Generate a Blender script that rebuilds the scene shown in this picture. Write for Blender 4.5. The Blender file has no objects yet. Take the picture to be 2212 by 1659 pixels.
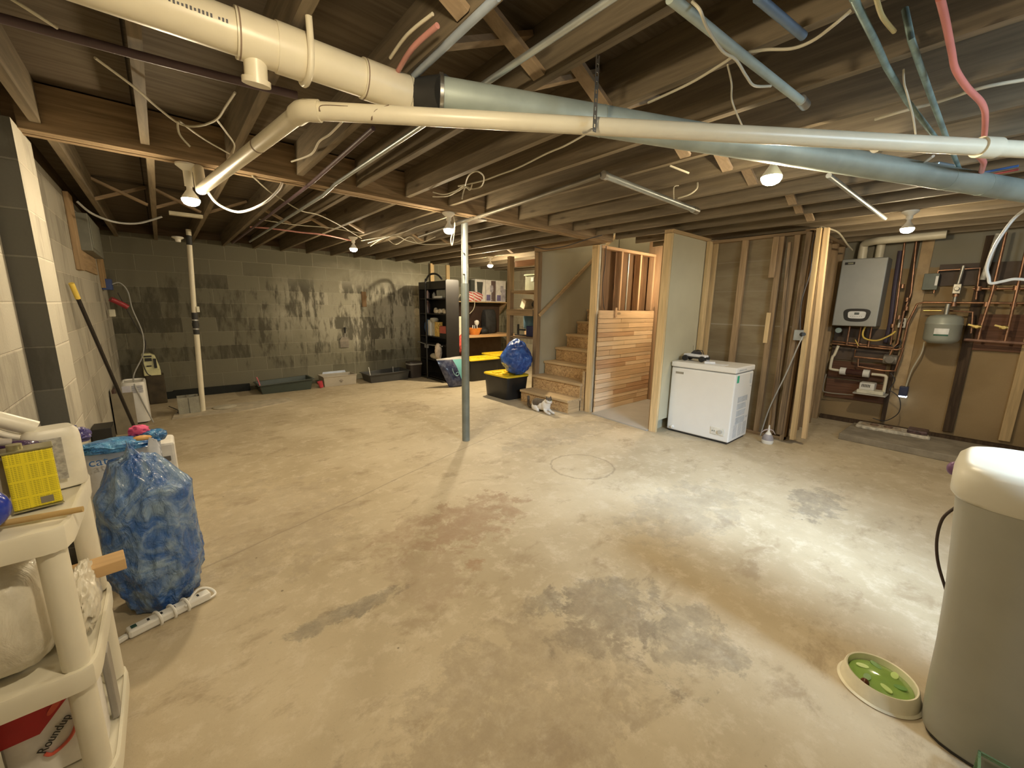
import bpy, bmesh, math, random
from mathutils import Vector, Matrix, Euler, noise

PI = math.pi
sc = bpy.context.scene
col = sc.collection

# ---------------------------------------------------------------- camera
cd = bpy.data.cameras.new('camera'); cam = bpy.data.objects.new('camera', cd); col.objects.link(cam)
FPX, YAW, PITCH, ROLL = 867.44, 0.858946850, 0.189743271, 0.0154277348
cd.sensor_fit = 'HORIZONTAL'; cd.sensor_width = 36.0; cd.lens = 36.0 * FPX / 2212.0
cd.clip_start = 0.02; cd.clip_end = 60
_F = Vector((math.cos(YAW) * math.cos(PITCH), math.sin(YAW) * math.cos(PITCH), -math.sin(PITCH)))
_R = Vector((math.sin(YAW), -math.cos(YAW), 0)); _U = _R.cross(_F)
_R2 = _R * math.cos(ROLL) + _U * math.sin(ROLL); _U2 = _U * math.cos(ROLL) - _R * math.sin(ROLL)
cam.matrix_world = Matrix(((_R2.x, _U2.x, -_F.x, 0), (_R2.y, _U2.y, -_F.y, 0), (_R2.z, _U2.z, -_F.z, 1.4), (0, 0, 0, 1)))
sc.camera = cam

# ---------------------------------------------------------------- colour management, world, daylight
vs = sc.view_settings
vs.view_transform = 'Standard'; vs.look = 'None'; vs.gamma = 1.0; vs.use_curve_mapping = False
vs.exposure = 0.76
w = bpy.data.worlds.new('world'); sc.world = w; w.use_nodes = True
w.node_tree.nodes['Background'].inputs[0].default_value = (0.75, 0.85, 1.0, 1)
w.node_tree.nodes['Background'].inputs[1].default_value = 0.6
sc.cycles.max_bounces = 8; sc.cycles.diffuse_bounces = 5; sc.cycles.glossy_bounces = 4
sc.cycles.transmission_bounces = 8; sc.cycles.transparent_max_bounces = 12
sc.cycles.sample_clamp_indirect = 6.0; sc.cycles.use_denoising = True
sc.cycles.caustics_reflective = False; sc.cycles.caustics_refractive = False

def area(name, loc, target, sx, sy, power, color, spread=PI):
    l = bpy.data.lights.new(name, 'AREA'); l.shape = 'RECTANGLE'; l.size = sx; l.size_y = sy
    l.energy = power; l.color = color; l.spread = spread
    o = bpy.data.objects.new(name, l); col.objects.link(o); o.location = loc
    o.rotation_euler = (Vector(target) - Vector(loc)).to_track_quat('-Z', 'Y').to_euler()
    return o
# daylight coming in through the basement window in the wall beside the camera
area('daylight_beam', (1.95, -1.72, 1.98), (2.85, 0.95, 0.0), 1.0, 0.40, 17, (0.62, 0.80, 1.0), 0.85)
area('daylight', (1.95, -1.73, 1.98), (4.4, 1.5, 0.7), 1.1, 0.42, 19, (0.66, 0.85, 1.0), 2.4)
# light of the hallway at the head of the stairs
area('hall_light', (5.9, 3.93, 3.3), (5.0, 4.0, 1.0), 0.8, 0.8, 5, (1.0, 0.84, 0.6))

BULB_E = 430.0
WARM = (1.0, 0.82, 0.54)

# ---------------------------------------------------------------- node helpers
def nt(m):
    m.use_nodes = True
    t = m.node_tree; b = t.nodes['Principled BSDF']
    return t, t.nodes, t.links, b
def sock(n, l, v, s):
    if isinstance(v, bpy.types.NodeSocket): l.new(v, s)
    else:
        if s.type == 'RGBA' and not isinstance(v, (int, float)): v = (*v[:3], 1)
        s.default_value = v
def mix(t, f, a, b, mode='MIX'):
    n = t.nodes.new('ShaderNodeMix'); n.data_type = 'RGBA'; n.blend_type = mode
    sock(n, t.links, f, n.inputs[0]); sock(n, t.links, a, n.inputs[6]); sock(n, t.links, b, n.inputs[7])
    return n.outputs[2]
def mth(t, op, a, b=0.0, c=0.0, clamp=False):
    n = t.nodes.new('ShaderNodeMath'); n.operation = op; n.use_clamp = clamp
    sock(n, t.links, a, n.inputs[0]); sock(n, t.links, b, n.inputs[1]); sock(n, t.links, c, n.inputs[2])
    return n.outputs[0]
def ramp(t, f, a, b):
    n = t.nodes.new('ShaderNodeMapRange'); n.interpolation_type = 'SMOOTHSTEP'
    sock(n, t.links, f, n.inputs[0]); n.inputs[1].default_value = a; n.inputs[2].default_value = b
    return n.outputs[0]
def coord(t, scale=(1, 1, 1), kind='Object', loc=(0, 0, 0)):
    c = t.nodes.new('ShaderNodeTexCoord'); m = t.nodes.new('ShaderNodeMapping')
    t.links.new(c.outputs[kind], m.inputs[0]); m.inputs['Scale'].default_value = scale
    m.inputs['Location'].default_value = loc
    return m.outputs[0]
def nz(t, vec, scale, detail=4, rough=0.55, dist=0.0):
    n = t.nodes.new('ShaderNodeTexNoise'); t.links.new(vec, n.inputs['Vector'])
    n.inputs['Scale'].default_value = scale; n.inputs['Detail'].default_value = detail
    n.inputs['Roughness'].default_value = rough; n.inputs['Distortion'].default_value = dist
    return n.outputs[0]
def bump(t, b, h, strength=0.3, dist=0.01):
    n = t.nodes.new('ShaderNodeBump'); n.inputs['Strength'].default_value = strength
    n.inputs['Distance'].default_value = dist; t.links.new(h, n.inputs['Height'])
    t.links.new(n.outputs[0], b.inputs['Normal'])
def xyz(t, vec):
    s = t.nodes.new('ShaderNodeSeparateXYZ'); t.links.new(vec, s.inputs[0]); return s.outputs
def mul(c, k): return tuple(min(1, x * k) for x in c)

MATS = {}
def mat(name, c, rough=0.6, metal=0.0, var=0.12, scale=9.0, bmp=0.0, bscale=60.0, trans=0.0, emis=None, estr=1.0, spec=0.5, coat=0.0, alpha=1.0, stretch=(1, 1, 1), sss=0.0):
    if name in MATS: return MATS[name]
    m = bpy.data.materials.new(name); MATS[name] = m
    t, n, l, b = nt(m); v = coord(t, stretch)
    f = nz(t, v, scale)
    l.new(mix(t, ramp(t, f, 0.3, 0.7), mul(c, 1 - var), mul(c, 1 + var)), b.inputs['Base Color'])
    b.inputs['Roughness'].default_value = rough; b.inputs['Metallic'].default_value = metal
    b.inputs['Specular IOR Level'].default_value = spec
    if coat: b.inputs['Coat Weight'].default_value = coat
    if trans: b.inputs['Transmission Weight'].default_value = trans
    if alpha < 1: b.inputs['Alpha'].default_value = alpha
    if sss: b.inputs['Subsurface Weight'].default_value = sss; b.inputs['Subsurface Scale'].default_value = 0.02
    if emis: b.inputs['Emission Color'].default_value = (*emis, 1); b.inputs['Emission Strength'].default_value = estr
    if bmp: bump(t, b, nz(t, v, bscale), bmp)
    return m
def wood(name, c, dark=0.55, axis='z', knots=True, rough=0.75, gs=34.0):
    key = name + '_' + axis
    if key in MATS: return MATS[key]
    m = bpy.data.materials.new(key); MATS[key] = m
    t, n, l, b = nt(m)
    st = {'x': (0.06, 1, 1), 'y': (1, 0.06, 1), 'z': (1, 1, 0.06)}[axis]
    v = coord(t, st); g = nz(t, v, gs, 5, 0.6, 0.6)
    oi = t.nodes.new('ShaderNodeObjectInfo')
    tone = mth(t, 'MULTIPLY_ADD', oi.outputs['Random'], 0.22, 0.89)
    base = mix(t, ramp(t, g, 0.3, 0.72), mul(c, dark), c)
    v2 = coord(t, tuple(0.35 if s < 1 else 1 for s in st))
    if knots:
        vo = t.nodes.new('ShaderNodeTexVoronoi'); l.new(v2, vo.inputs['Vector']); vo.inputs['Scale'].default_value = 5.5
        k = ramp(t, vo.outputs['Distance'], 0.13, 0.06)
        base = mix(t, mth(t, 'MULTIPLY', k, 0.75), base, mul(c, 0.3))
    big = nz(t, v2, 3.0, 3)
    base = mix(t, mth(t, 'MULTIPLY', ramp(t, big, 0.45, 0.75), 0.35), base, mul(c, 0.5))
    hs = t.nodes.new('ShaderNodeHueSaturation'); l.new(base, hs.inputs['Color']); l.new(tone, hs.inputs['Value'])
    l.new(hs.outputs[0], b.inputs['Base Color']); b.inputs['Roughness'].default_value = rough
    b.inputs['Specular IOR Level'].default_value = 0.25
    bump(t, b, g, 0.25, 0.002)
    return m

# ---------------------------------------------------------------- mesh builder (all coordinates in metres, world frame)
W = {}
class MB:
    def __init__(s): s.bm = bmesh.new()
    def _add(s, geom_verts, M):
        bmesh.ops.transform(s.bm, matrix=M, verts=geom_verts)
    def box(s, x0, x1, y0, y1, z0, z1):
        r = bmesh.ops.create_cube(s.bm, size=1)
        M = Matrix.Translation(((x0 + x1) / 2, (y0 + y1) / 2, (z0 + z1) / 2)) @ Matrix.Diagonal((abs(x1 - x0), abs(y1 - y0), abs(z1 - z0), 1))
        s._add(r['verts'], M); return s
    def rbox(s, c, size, rot=(0, 0, 0)):
        r = bmesh.ops.create_cube(s.bm, size=1)
        M = Matrix.Translation(c) @ Euler(rot).to_matrix().to_4x4() @ Matrix.Diagonal((*size, 1))
        s._add(r['verts'], M); return s
    def bar(s, a, b, wd, h, up=(0, 0, 1)):
        a = Vector(a); b = Vector(b); d = (b - a); L = d.length; d.normalize()
        u = Vector(up); x = d.cross(u)
        if x.length < 1e-4: x = d.cross(Vector((1, 0, 0)))
        x.normalize(); u = x.cross(d)
        M = Matrix(((x.x, d.x, u.x, 0), (x.y, d.y, u.y, 0), (x.z, d.z, u.z, 0), (0, 0, 0, 1)))
        r = bmesh.ops.create_cube(s.bm, size=1)
        s._add(r['verts'], Matrix.Translation((a + b) / 2) @ M @ Matrix.Diagonal((wd, L, h, 1))); return s
    def cyl(s, a, b, r1, r2=None, seg=20):
        a = Vector(a); b = Vector(b); d = b - a; r2 = r1 if r2 is None else r2
        r = bmesh.ops.create_cone(s.bm, cap_ends=True, segments=seg, radius1=r1, radius2=r2, depth=d.length)
        s._add(r['verts'], Matrix.Translation((a + b) / 2) @ d.to_track_quat('Z', 'Y').to_matrix().to_4x4()); return s
    def ball(s, c, r, sz=(1, 1, 1), rot=(0, 0, 0), seg=20):
        q = bmesh.ops.create_uvsphere(s.bm, u_segments=seg, v_segments=max(8, seg * 2 // 3), radius=r)
        s._add(q['verts'], Matrix.Translation(c) @ Euler(rot).to_matrix().to_4x4() @ Matrix.Diagonal((*sz, 1))); return s
    def lathe(s, prof, c=(0, 0, 0), seg=28, rot=(0, 0, 0), sq=None):
        rings = []; M = Matrix.Translation(c) @ Euler(rot).to_matrix().to_4x4()
        for (r, z) in prof:
            ring = []
            for i in range(seg):
                a = 2 * PI * i / seg; x = math.cos(a); y = math.sin(a)
                if sq:
                    k = (abs(x) ** sq[2] + abs(y) ** sq[2]) ** (-1 / sq[2]); x *= k * sq[0]; y *= k * sq[1]
                ring.append(s.bm.verts.new(M @ Vector((x * r, y * r, z))))
            rings.append(ring)
        for A, B in zip(rings, rings[1:]):
            for i in range(seg):
                s.bm.faces.new((A[i], A[(i + 1) % seg], B[(i + 1) % seg], B[i]))
        if prof[0][0] > 1e-5: s.bm.faces.new(rings[0][::-1])
        if prof[-1][0] > 1e-5: s.bm.faces.new(rings[-1])
        return s
    def tube(s, pts, r, seg=10, smooth=True, sub=6, taper=None):
        P = [Vector(p) for p in pts]
        if smooth and len(P) > 2:
            Q = []
            for i in range(len(P) - 1):
                p0 = P[max(i - 1, 0)]; p1 = P[i]; p2 = P[i + 1]; p3 = P[min(i + 2, len(P) - 1)]
                for k in range(sub):
                    u = k / sub
                    Q.append(0.5 * ((2 * p1) + (p2 - p0) * u + (2 * p0 - 5 * p1 + 4 * p2 - p3) * u * u + (3 * p1 - p0 - 3 * p2 + p3) * u ** 3))
            Q.append(P[-1]); P = Q
        rings = []; up = Vector((0, 0, 1)); prev = None
        for i, p in enumerate(P):
            d = (P[min(i + 1, len(P) - 1)] - P[max(i - 1, 0)]).normalized()
            if prev is None:
                x = d.cross(up)
                if x.length < 1e-3: x = d.cross(Vector((1, 0, 0)))
            else: x = prev - d * prev.dot(d)
            x.normalize(); prev = x; y = d.cross(x)
            rr = r if taper is None else r * (1 + (taper - 1) * i / (len(P) - 1))
            rings.append([s.bm.verts.new(p + (x * math.cos(2 * PI * k / seg) + y * math.sin(2 * PI * k / seg)) * rr) for k in range(seg)])
        for A, B in zip(rings, rings[1:]):
            for k in range(seg): s.bm.faces.new((A[k], A[(k + 1) % seg], B[(k + 1) % seg], B[k]))
        s.bm.faces.new(rings[0][::-1]); s.bm.faces.new(rings[-1]); return s
    def ring(s, c, R, r, axis=(0, 0, 1), seg=28, a0=0.0, a1=2 * PI, ell=1.0):
        q = Vector(axis).to_track_quat('Z', 'Y'); n = max(3, int(seg * (a1 - a0) / (2 * PI)))
        full = abs(a1 - a0 - 2 * PI) < 1e-6
        pts = [Vector(c) + q @ Vector((R * math.cos(a0 + (a1 - a0) * i / n), ell * R * math.sin(a0 + (a1 - a0) * i / n), 0)) for i in range(n + (1 if full else 1))]
        return s.tube(pts, r, 8, smooth=False)
    def prism(s, poly, M, h):
        bot = [s.bm.verts.new(M @ Vector((x, y, 0))) for x, y in poly]; top = [s.bm.verts.new(M @ Vector((x, y, h))) for x, y in poly]
        s.bm.faces.new(bot[::-1]); s.bm.faces.new(top); n = len(poly)
        for i in range(n): s.bm.faces.new((bot[i], bot[(i + 1) % n], top[(i + 1) % n], top[i]))
        return s
    def build(s, name, m, parent=None, bev=0.0, sm=None, at=None, remesh=0.0):
        bmesh.ops.recalc_face_normals(s.bm, faces=s.bm.faces)
        me = bpy.data.meshes.new(name)
        vs_ = [v.co for v in s.bm.verts]
        if parent is not None: inv = W[parent.name].inverted(); Mo = W[parent.name]
        else:
            if at is None:
                at = ((min(v.x for v in vs_) + max(v.x for v in vs_)) / 2, (min(v.y for v in vs_) + max(v.y for v in vs_)) / 2, min(v.z for v in vs_))
            Mo = Matrix.Translation(at); inv = Mo.inverted()
        bmesh.ops.transform(s.bm, matrix=inv, verts=s.bm.verts)
        s.bm.to_mesh(me); s.bm.free()
        o = bpy.data.objects.new(name, me); col.objects.link(o); W[o.name] = Mo
        if parent is not None: o.parent = parent
        else: o.location = at
        if not isinstance(m, (list, tuple)): m = [m]
        for x in m: me.materials.append(x)
        if sm is not None:
            me.polygons.foreach_set('use_smooth', [True] * len(me.polygons)); me.set_sharp_from_angle(angle=sm)
        if remesh:
            r = o.modifiers.new('remesh', 'REMESH'); r.mode = 'VOXEL'; r.voxel_size = remesh; r.use_smooth_shade = True
            k = o.modifiers.new('smooth', 'SMOOTH'); k.factor = 0.5; k.iterations = 3
        if bev:
            b = o.modifiers.new('bevel', 'BEVEL'); b.width = bev; b.segments = 2; b.limit_method = 'ANGLE'; b.angle_limit = 0.7
        return o
SM = 0.7
def tag(o, label=None, cat=None, group=None, kind=None):
    if label: o['label'] = label
    if cat: o['category'] = cat
    if group: o['group'] = group
    if kind: o['kind'] = kind
    return o
def thing(name, label, cat, loc=(0, 0, 0), rotz=0.0, group=None):
    o = bpy.data.objects.new(name, None); col.objects.link(o); o.empty_display_size = 0.05
    o.location = loc; o.rotation_euler = (0, 0, rotz)
    W[o.name] = Matrix.Translation(loc) @ Matrix.Rotation(rotz, 4, 'Z')
    return tag(o, label, cat, group)
def copy_tree(o, parent=None):
    c = o.copy(); col.objects.link(c)
    if parent is not None: c.parent = parent
    for ch in [x for x in list(bpy.data.objects) if x.parent == o]: copy_tree(ch, c)
    return c
def struct(o): o['kind'] = 'structure'; return o
def text(name, s, size, loc, rot, m, parent, ext=0.0008, align='CENTER', shear=0.0):
    c = bpy.data.curves.new(name, 'FONT'); c.body = s; c.size = size; c.extrude = ext; c.align_x = align; c.align_y = 'CENTER'; c.shear = shear
    c.materials.append(m); tmp = bpy.data.objects.new(name, c); col.objects.link(tmp)
    me = bpy.data.meshes.new_from_object(tmp.evaluated_get(bpy.context.evaluated_depsgraph_get())); bpy.data.objects.remove(tmp)
    o = bpy.data.objects.new(name, me); col.objects.link(o)
    Mw = Matrix.Translation(loc) @ (rot if isinstance(rot, Matrix) else Euler(rot).to_matrix().to_4x4())
    o.parent = parent; o.matrix_local = W[parent.name].inverted() @ Mw
    return o

# ---------------------------------------------------------------- big surface materials
def m_floor():
    m = bpy.data.materials.new('concrete_floor'); t, n, l, b = nt(m); v = coord(t)
    a = nz(t, v, 0.9, 6, 0.6, 0.2); c = nz(t, v, 9.0, 8, 0.72, 0.1); d = nz(t, v, 70.0, 4, 0.7)
    sw = nz(t, coord(t, (1, 1.6, 1), loc=(3, 1, 0)), 3.1, 9, 0.72, 0.25)
    base = mix(t, ramp(t, a, 0.32, 0.68), (0.41, 0.335, 0.22), (0.56, 0.475, 0.335))
    base = mix(t, mth(t, 'MULTIPLY', ramp(t, c, 0.48, 0.66), 0.6), base, (0.62, 0.54, 0.41))
    base = mix(t, mth(t, 'MULTIPLY', ramp(t, sw, 0.52, 0.68), 0.6), base, (0.30, 0.225, 0.14))
    base = mix(t, mth(t, 'MULTIPLY', ramp(t, d, 0.55, 0.75), 0.22), base, (0.26, 0.22, 0.17))
    s = xyz(t, v); w1 = nz(t, v, 6.0, 8, 0.75, 0.3); w2 = nz(t, v, 11.0, 8, 0.8, 0.2)
    # old stains and spills, each with its own ragged outline
    for (x, y, rx, ry, cc, k, th) in [
        (1.42, 2.05, 0.42, 0.27, (0.30, 0.19, 0.115), 0.75, 0.5), (1.12, 2.12, 0.36, 0.22, (0.33, 0.23, 0.15), 0.6, 0.5),
        (0.92, 1.72, 0.22, 0.28, (0.33, 0.24, 0.16), 0.5, 0.5),
        (1.45, 0.95, 0.30, 0.22, (0.17, 0.15, 0.12), 0.6, 0.5), (1.56, 0.62, 0.26, 0.18, (0.19, 0.165, 0.13), 0.6, 0.5),
        (1.25, 1.15, 0.12, 0.10, (0.14, 0.13, 0.11), 0.6, 0.5),
        (0.52, 1.72, 0.30, 0.055, (0.13, 0.12, 0.105), 0.65, 0.5), (3.55, 0.62, 0.4, 0.15, (0.15, 0.13, 0.11), 0.6, 0.5),
        (2.42, 5.1, 0.35, 0.4, (0.24, 0.18, 0.12), 0.5, 0.5), (2.7, 1.2, 0.6, 0.3, (0.24, 0.21, 0.17), 0.4, 0.5),
        (1.15, 1.62, 0.10, 0.06, (0.30, 0.17, 0.09), 0.8, 0.5), (3.3, 2.9, 0.9, 0.25, (0.24, 0.21, 0.17), 0.4, 0.5),
        (0.4, 2.9, 0.5, 0.7, (0.32, 0.26, 0.19), 0.45, 0.5), (0.9, 0.9, 0.6, 0.35, (0.27, 0.21, 0.145), 0.5, 0.5)]:
        dx = mth(t, 'MULTIPLY', mth(t, 'SUBTRACT', s[0], x), 1 / rx); dy = mth(t, 'MULTIPLY', mth(t, 'SUBTRACT', s[1], y), 1 / ry)
        r = mth(t, 'ADD', mth(t, 'MULTIPLY', dx, dx), mth(t, 'MULTIPLY', dy, dy))
        r = mth(t, 'ADD', r, mth(t, 'MULTIPLY', mth(t, 'SUBTRACT', w1, 0.5), 7.0))
        f = mth(t, 'MULTIPLY', ramp(t, r, 1.15, 0.45), k)
        f = mth(t, 'MULTIPLY', f, mth(t, 'MULTIPLY_ADD', w2, 2.4, -0.5, True))
        base = mix(t, f, base, cc)
    # pale ring left by a bucket
    dx = mth(t, 'SUBTRACT', s[0], 2.72); dy = mth(t, 'SUBTRACT', s[1], 2.17)
    rr = mth(t, 'SQRT', mth(t, 'ADD', mth(t, 'MULTIPLY', dx, dx), mth(t, 'MULTIPLY', dy, dy)))
    rr = mth(t, 'ABSOLUTE', mth(t, 'SUBTRACT', mth(t, 'ADD', rr, mth(t, 'MULTIPLY', mth(t, 'SUBTRACT', c, 0.5), 0.08)), 0.28))
    base = mix(t, mth(t, 'MULTIPLY', ramp(t, rr, 0.014, 0.002), 0.55), base, (0.25, 0.2, 0.14))
    # hairline seam across the slab
    ln = mth(t, 'ADD', mth(t, 'MULTIPLY', s[0], 0.30), mth(t, 'MULTIPLY', s[1], -0.95))
    ln = mth(t, 'ABSOLUTE', mth(t, 'ADD', mth(t, 'ADD', ln, 2.4), mth(t, 'MULTIPLY', mth(t, 'SUBTRACT', a, 0.5), 0.12)))
    base = mix(t, mth(t, 'MULTIPLY', ramp(t, ln, 0.010, 0.002), 0.5), base, (0.25, 0.2, 0.15))
    vo = t.nodes.new('ShaderNodeTexVoronoi'); l.new(v, vo.inputs['Vector']); vo.inputs['Scale'].default_value = 4.5
    base = mix(t, mth(t, 'MULTIPLY', ramp(t, vo.outputs['Distance'], 0.035, 0.02), 0.7), base, (0.12, 0.09, 0.06))
    l.new(base, b.inputs['Base Color'])
    rg = mth(t, 'MULTIPLY_ADD', c, 0.35, 0.42); l.new(rg, b.inputs['Roughness']); b.inputs['Specular IOR Level'].default_value = 0.35
    bump(t, b, mth(t, 'ADD', c, mth(t, 'MULTIPLY', d, 0.5)), 0.25, 0.006)
    return m
def m_block(name, u, c1, c2, mortar, dirt, white, stain_lo=0.47, wl=0.0, phase=(0.0, 0.107)):
    m = bpy.data.materials.new(name); t, n, l, b = nt(m); v = coord(t); s = xyz(t, v)
    cb = n.new('ShaderNodeCombineXYZ'); l.new(mth(t, 'ADD', s[0] if u == 'x' else s[1], phase[0]), cb.inputs[0]); l.new(mth(t, 'ADD', s[2], -phase[1]), cb.inputs[1])
    br = n.new('ShaderNodeTexBrick'); l.new(cb.outputs[0], br.inputs['Vector'])
    br.inputs['Scale'].default_value = 1.0; br.inputs['Brick Width'].default_value = 0.41; br.inputs['Row Height'].default_value = 0.213
    br.inputs['Mortar Size'].default_value = 0.006; br.inputs['Mortar Smooth'].default_value = 0.4; br.offset = 0.5
    br.inputs['Color1'].default_value = (*c1, 1); br.inputs['Color2'].default_value = (*c2, 1); br.inputs['Mortar'].default_value = (*mortar, 1)
    br.inputs['Bias'].default_value = -0.1
    fine = nz(t, v, 90, 3); g = nz(t, v, 1.5, 5, 0.6, 0.6)
    vs2 = coord(t, (5.2, 5.2, 1.3)); st = nz(t, vs2, 2.4, 7, 0.62, 0.1); big_ = nz(t, v, 1.3, 3)
    # leaks run down single blocks, so the stain pattern is broken up per block too
    br2 = n.new('ShaderNodeTexBrick'); l.new(cb.outputs[0], br2.inputs['Vector']); br2.inputs['Scale'].default_value = 1.0
    br2.inputs['Brick Width'].default_value = 0.41; br2.inputs['Row Height'].default_value = 0.213; br2.inputs['Mortar Size'].default_value = 0.0
    br2.inputs['Color1'].default_value = (0, 0, 0, 1); br2.inputs['Color2'].default_value = (1, 1, 1, 1); br2.offset = 0.5
    blk = mth(t, 'MULTIPLY_ADD', br2.outputs[0], 0.24, -0.04)
    sv = mth(t, 'ADD', mth(t, 'MULTIPLY_ADD', mth(t, 'SUBTRACT', big_, 0.5), 0.35, st), mth(t, 'SUBTRACT', blk, 0.08))
    c = br.outputs['Color']
    if wl:
        # pale mineral bloom in the middle of the wall
        dx = mth(t, 'MULTIPLY', mth(t, 'SUBTRACT', s[0], 3.05), 1 / 1.7); dz = mth(t, 'MULTIPLY', mth(t, 'SUBTRACT', s[2], 1.3), 1 / 0.75)
        r = mth(t, 'ADD', mth(t, 'MULTIPLY', dx, dx), mth(t, 'MULTIPLY', dz, dz))
        r = mth(t, 'ADD', r, mth(t, 'MULTIPLY', mth(t, 'SUBTRACT', g, 0.5), 1.8))
        f = mth(t, 'MULTIPLY', ramp(t, r, 1.5, 0.2), mth(t, 'MULTIPLY_ADD', br2.outputs[0], 0.65, 0.25))
        c = mix(t, mth(t, 'MULTIPLY', f, wl), c, white)
        damp = mth(t, 'MULTIPLY', ramp(t, s[2], 1.95, 1.6), ramp(t, s[2], 0.15, 0.5))
        f2 = mth(t, 'MULTIPLY', ramp(t, sv, 0.44, 0.66), damp)
        c = mix(t, mth(t, 'MULTIPLY', f2, 0.85), c, dirt)
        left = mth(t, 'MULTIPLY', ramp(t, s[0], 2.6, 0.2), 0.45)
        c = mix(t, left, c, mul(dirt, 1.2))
    else:
        f2 = ramp(t, sv, 0.52, 0.70)
        c = mix(t, mth(t, 'MULTIPLY', f2, 0.45), c, dirt)
        c = mix(t, mth(t, 'MULTIPLY', ramp(t, g, 0.55, 0.72), 0.3), c, white)
    c = mix(t, mth(t, 'MULTIPLY', fine, 0.25), c, mul(c1, 0.6))
    l.new(c, b.inputs['Base Color']); b.inputs['Roughness'].default_value = 0.9; b.inputs['Specular IOR Level'].default_value = 0.2
    h = mth(t, 'ADD', mth(t, 'MULTIPLY', br.outputs['Fac'], -1.0), mth(t, 'MULTIPLY', fine, 0.25))
    bump(t, b, h, 0.6, 0.008)
    return m
def m_subfloor():
    m = bpy.data.materials.new('subfloor_boards'); t, n, l, b = nt(m); v = coord(t); s = xyz(t, v)
    g = nz(t, coord(t, (0.25, 3, 1)), 9, 5, 0.6, 0.6); q = nz(t, v, 1.1, 4)
    c = mix(t, ramp(t, g, 0.3, 0.7), (0.095, 0.074, 0.050), (0.16, 0.128, 0.088)); c = mix(t, mth(t, 'MULTIPLY', ramp(t, q, 0.4, 0.7), 0.5), c, (0.10, 0.075, 0.055))
    f = mth(t, 'FRACT', mth(t, 'MULTIPLY', s[0], 1 / 1.17)); f = ramp(t, f, 0.012, 0.002); c = mix(t, f, c, (0.02, 0.015, 0.01))
    l.new(c, b.inputs['Base Color']); b.inputs['Roughness'].default_value = 0.85; b.inputs['Specular IOR Level'].default_value = 0.2
    bump(t, b, g, 0.2, 0.003); return m
FLOOR = m_floor()
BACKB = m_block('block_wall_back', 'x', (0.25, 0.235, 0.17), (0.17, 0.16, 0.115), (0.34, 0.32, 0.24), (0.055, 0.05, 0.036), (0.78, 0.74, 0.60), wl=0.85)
LEFTB = m_block('block_wall_left', 'y', (0.46, 0.43, 0.36), (0.37, 0.345, 0.285), (0.52, 0.48, 0.40), (0.20, 0.18, 0.15), (0.60, 0.57, 0.50), phase=(0.12, 0.107))
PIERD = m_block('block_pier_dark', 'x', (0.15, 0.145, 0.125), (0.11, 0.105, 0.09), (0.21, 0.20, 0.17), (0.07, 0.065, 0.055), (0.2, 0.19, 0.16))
SUBF = m_subfloor()
JOIST = wood('joist_wood', (0.245, 0.195, 0.13), 0.62, 'y')
PINE = wood('pine', (0.68, 0.50, 0.27), 0.75, 'z')
PINEX = wood('pine', (0.62, 0.44, 0.24), 0.75, 'x'); PINEY = wood('pine', (0.62, 0.44, 0.24), 0.75, 'y')
OLDW = wood('old_wood', (0.42, 0.29, 0.165), 0.6, 'z'); OLDX = wood('old_wood', (0.42, 0.29, 0.165), 0.6, 'x'); OLDY = wood('old_wood', (0.42, 0.29, 0.165), 0.6, 'y')
PEACH = wood('stud_wood', (0.66, 0.44, 0.27), 0.75, 'z'); PEACHX = wood('stud_wood', (0.66, 0.44, 0.27), 0.75, 'x')
PVC = mat('white_pvc', (0.76, 0.70, 0.54), 0.35, var=0.04)
GALV = mat('galvanised_steel', (0.40, 0.46, 0.42), 0.5, 0.25, var=0.15, scale=5)
CONDUIT = mat('steel_conduit', (0.50, 0.54, 0.54), 0.38, 0.75, var=0.1)
BLACK = mat('black_plastic', (0.022, 0.021, 0.02), 0.45, var=0.1)
WHITEP = mat('white_plastic', (0.80, 0.79, 0.75), 0.4, var=0.03)
CABLE = mat('beige_cable', (0.58, 0.54, 0.42), 0.5, var=0.05); CABLEW = mat('white_cable', (0.78, 0.78, 0.76), 0.45, var=0.03)
COPPER = mat('copper', (0.40, 0.22, 0.13), 0.4, 0.8, var=0.3, scale=14); BRASS = mat('brass', (0.72, 0.55, 0.2), 0.35, 0.85)
DRYWALL = mat('drywall', (0.50, 0.46, 0.33), 0.85, var=0.05, scale=2)
RUBBER = mat('black_rubber', (0.03, 0.03, 0.03), 0.6); STEEL = mat('steel', (0.6, 0.6, 0.58), 0.3, 0.95)
YELLOW = mat('yellow_plastic', (0.86, 0.62, 0.03), 0.4, var=0.05)
GREYP = mat('grey_plastic', (0.28, 0.29, 0.27), 0.55, var=0.06); DARKC = mat('dark_cable', (0.06, 0.055, 0.055), 0.6)

# ---------------------------------------------------------------- room shell
X0, X1, Y0, Y1, ZC, ZJ = -0.52, 6.62, -1.6, 7.65, 2.42, 2.23
b = MB(); b.box(X0 - 0.2, X1 + 0.2, Y0 - 0.2, Y1 + 0.2, -0.12, 0.0); struct(b.build('floor', FLOOR, at=(0, 0, 0)))
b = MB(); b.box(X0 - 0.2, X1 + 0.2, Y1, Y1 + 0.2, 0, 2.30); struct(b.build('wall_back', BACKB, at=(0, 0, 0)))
b = MB(); b.box(X0 - 0.2, X0, Y0, Y1, 0, 2.30); struct(b.build('wall_left', LEFTB, at=(0, 0, 0)))
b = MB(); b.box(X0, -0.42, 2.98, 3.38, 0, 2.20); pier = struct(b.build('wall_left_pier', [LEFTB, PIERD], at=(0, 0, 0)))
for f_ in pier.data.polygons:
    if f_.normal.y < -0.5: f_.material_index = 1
RIMW = wood('rim_board', (0.12, 0.08, 0.05), 0.6, 'x')
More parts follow.
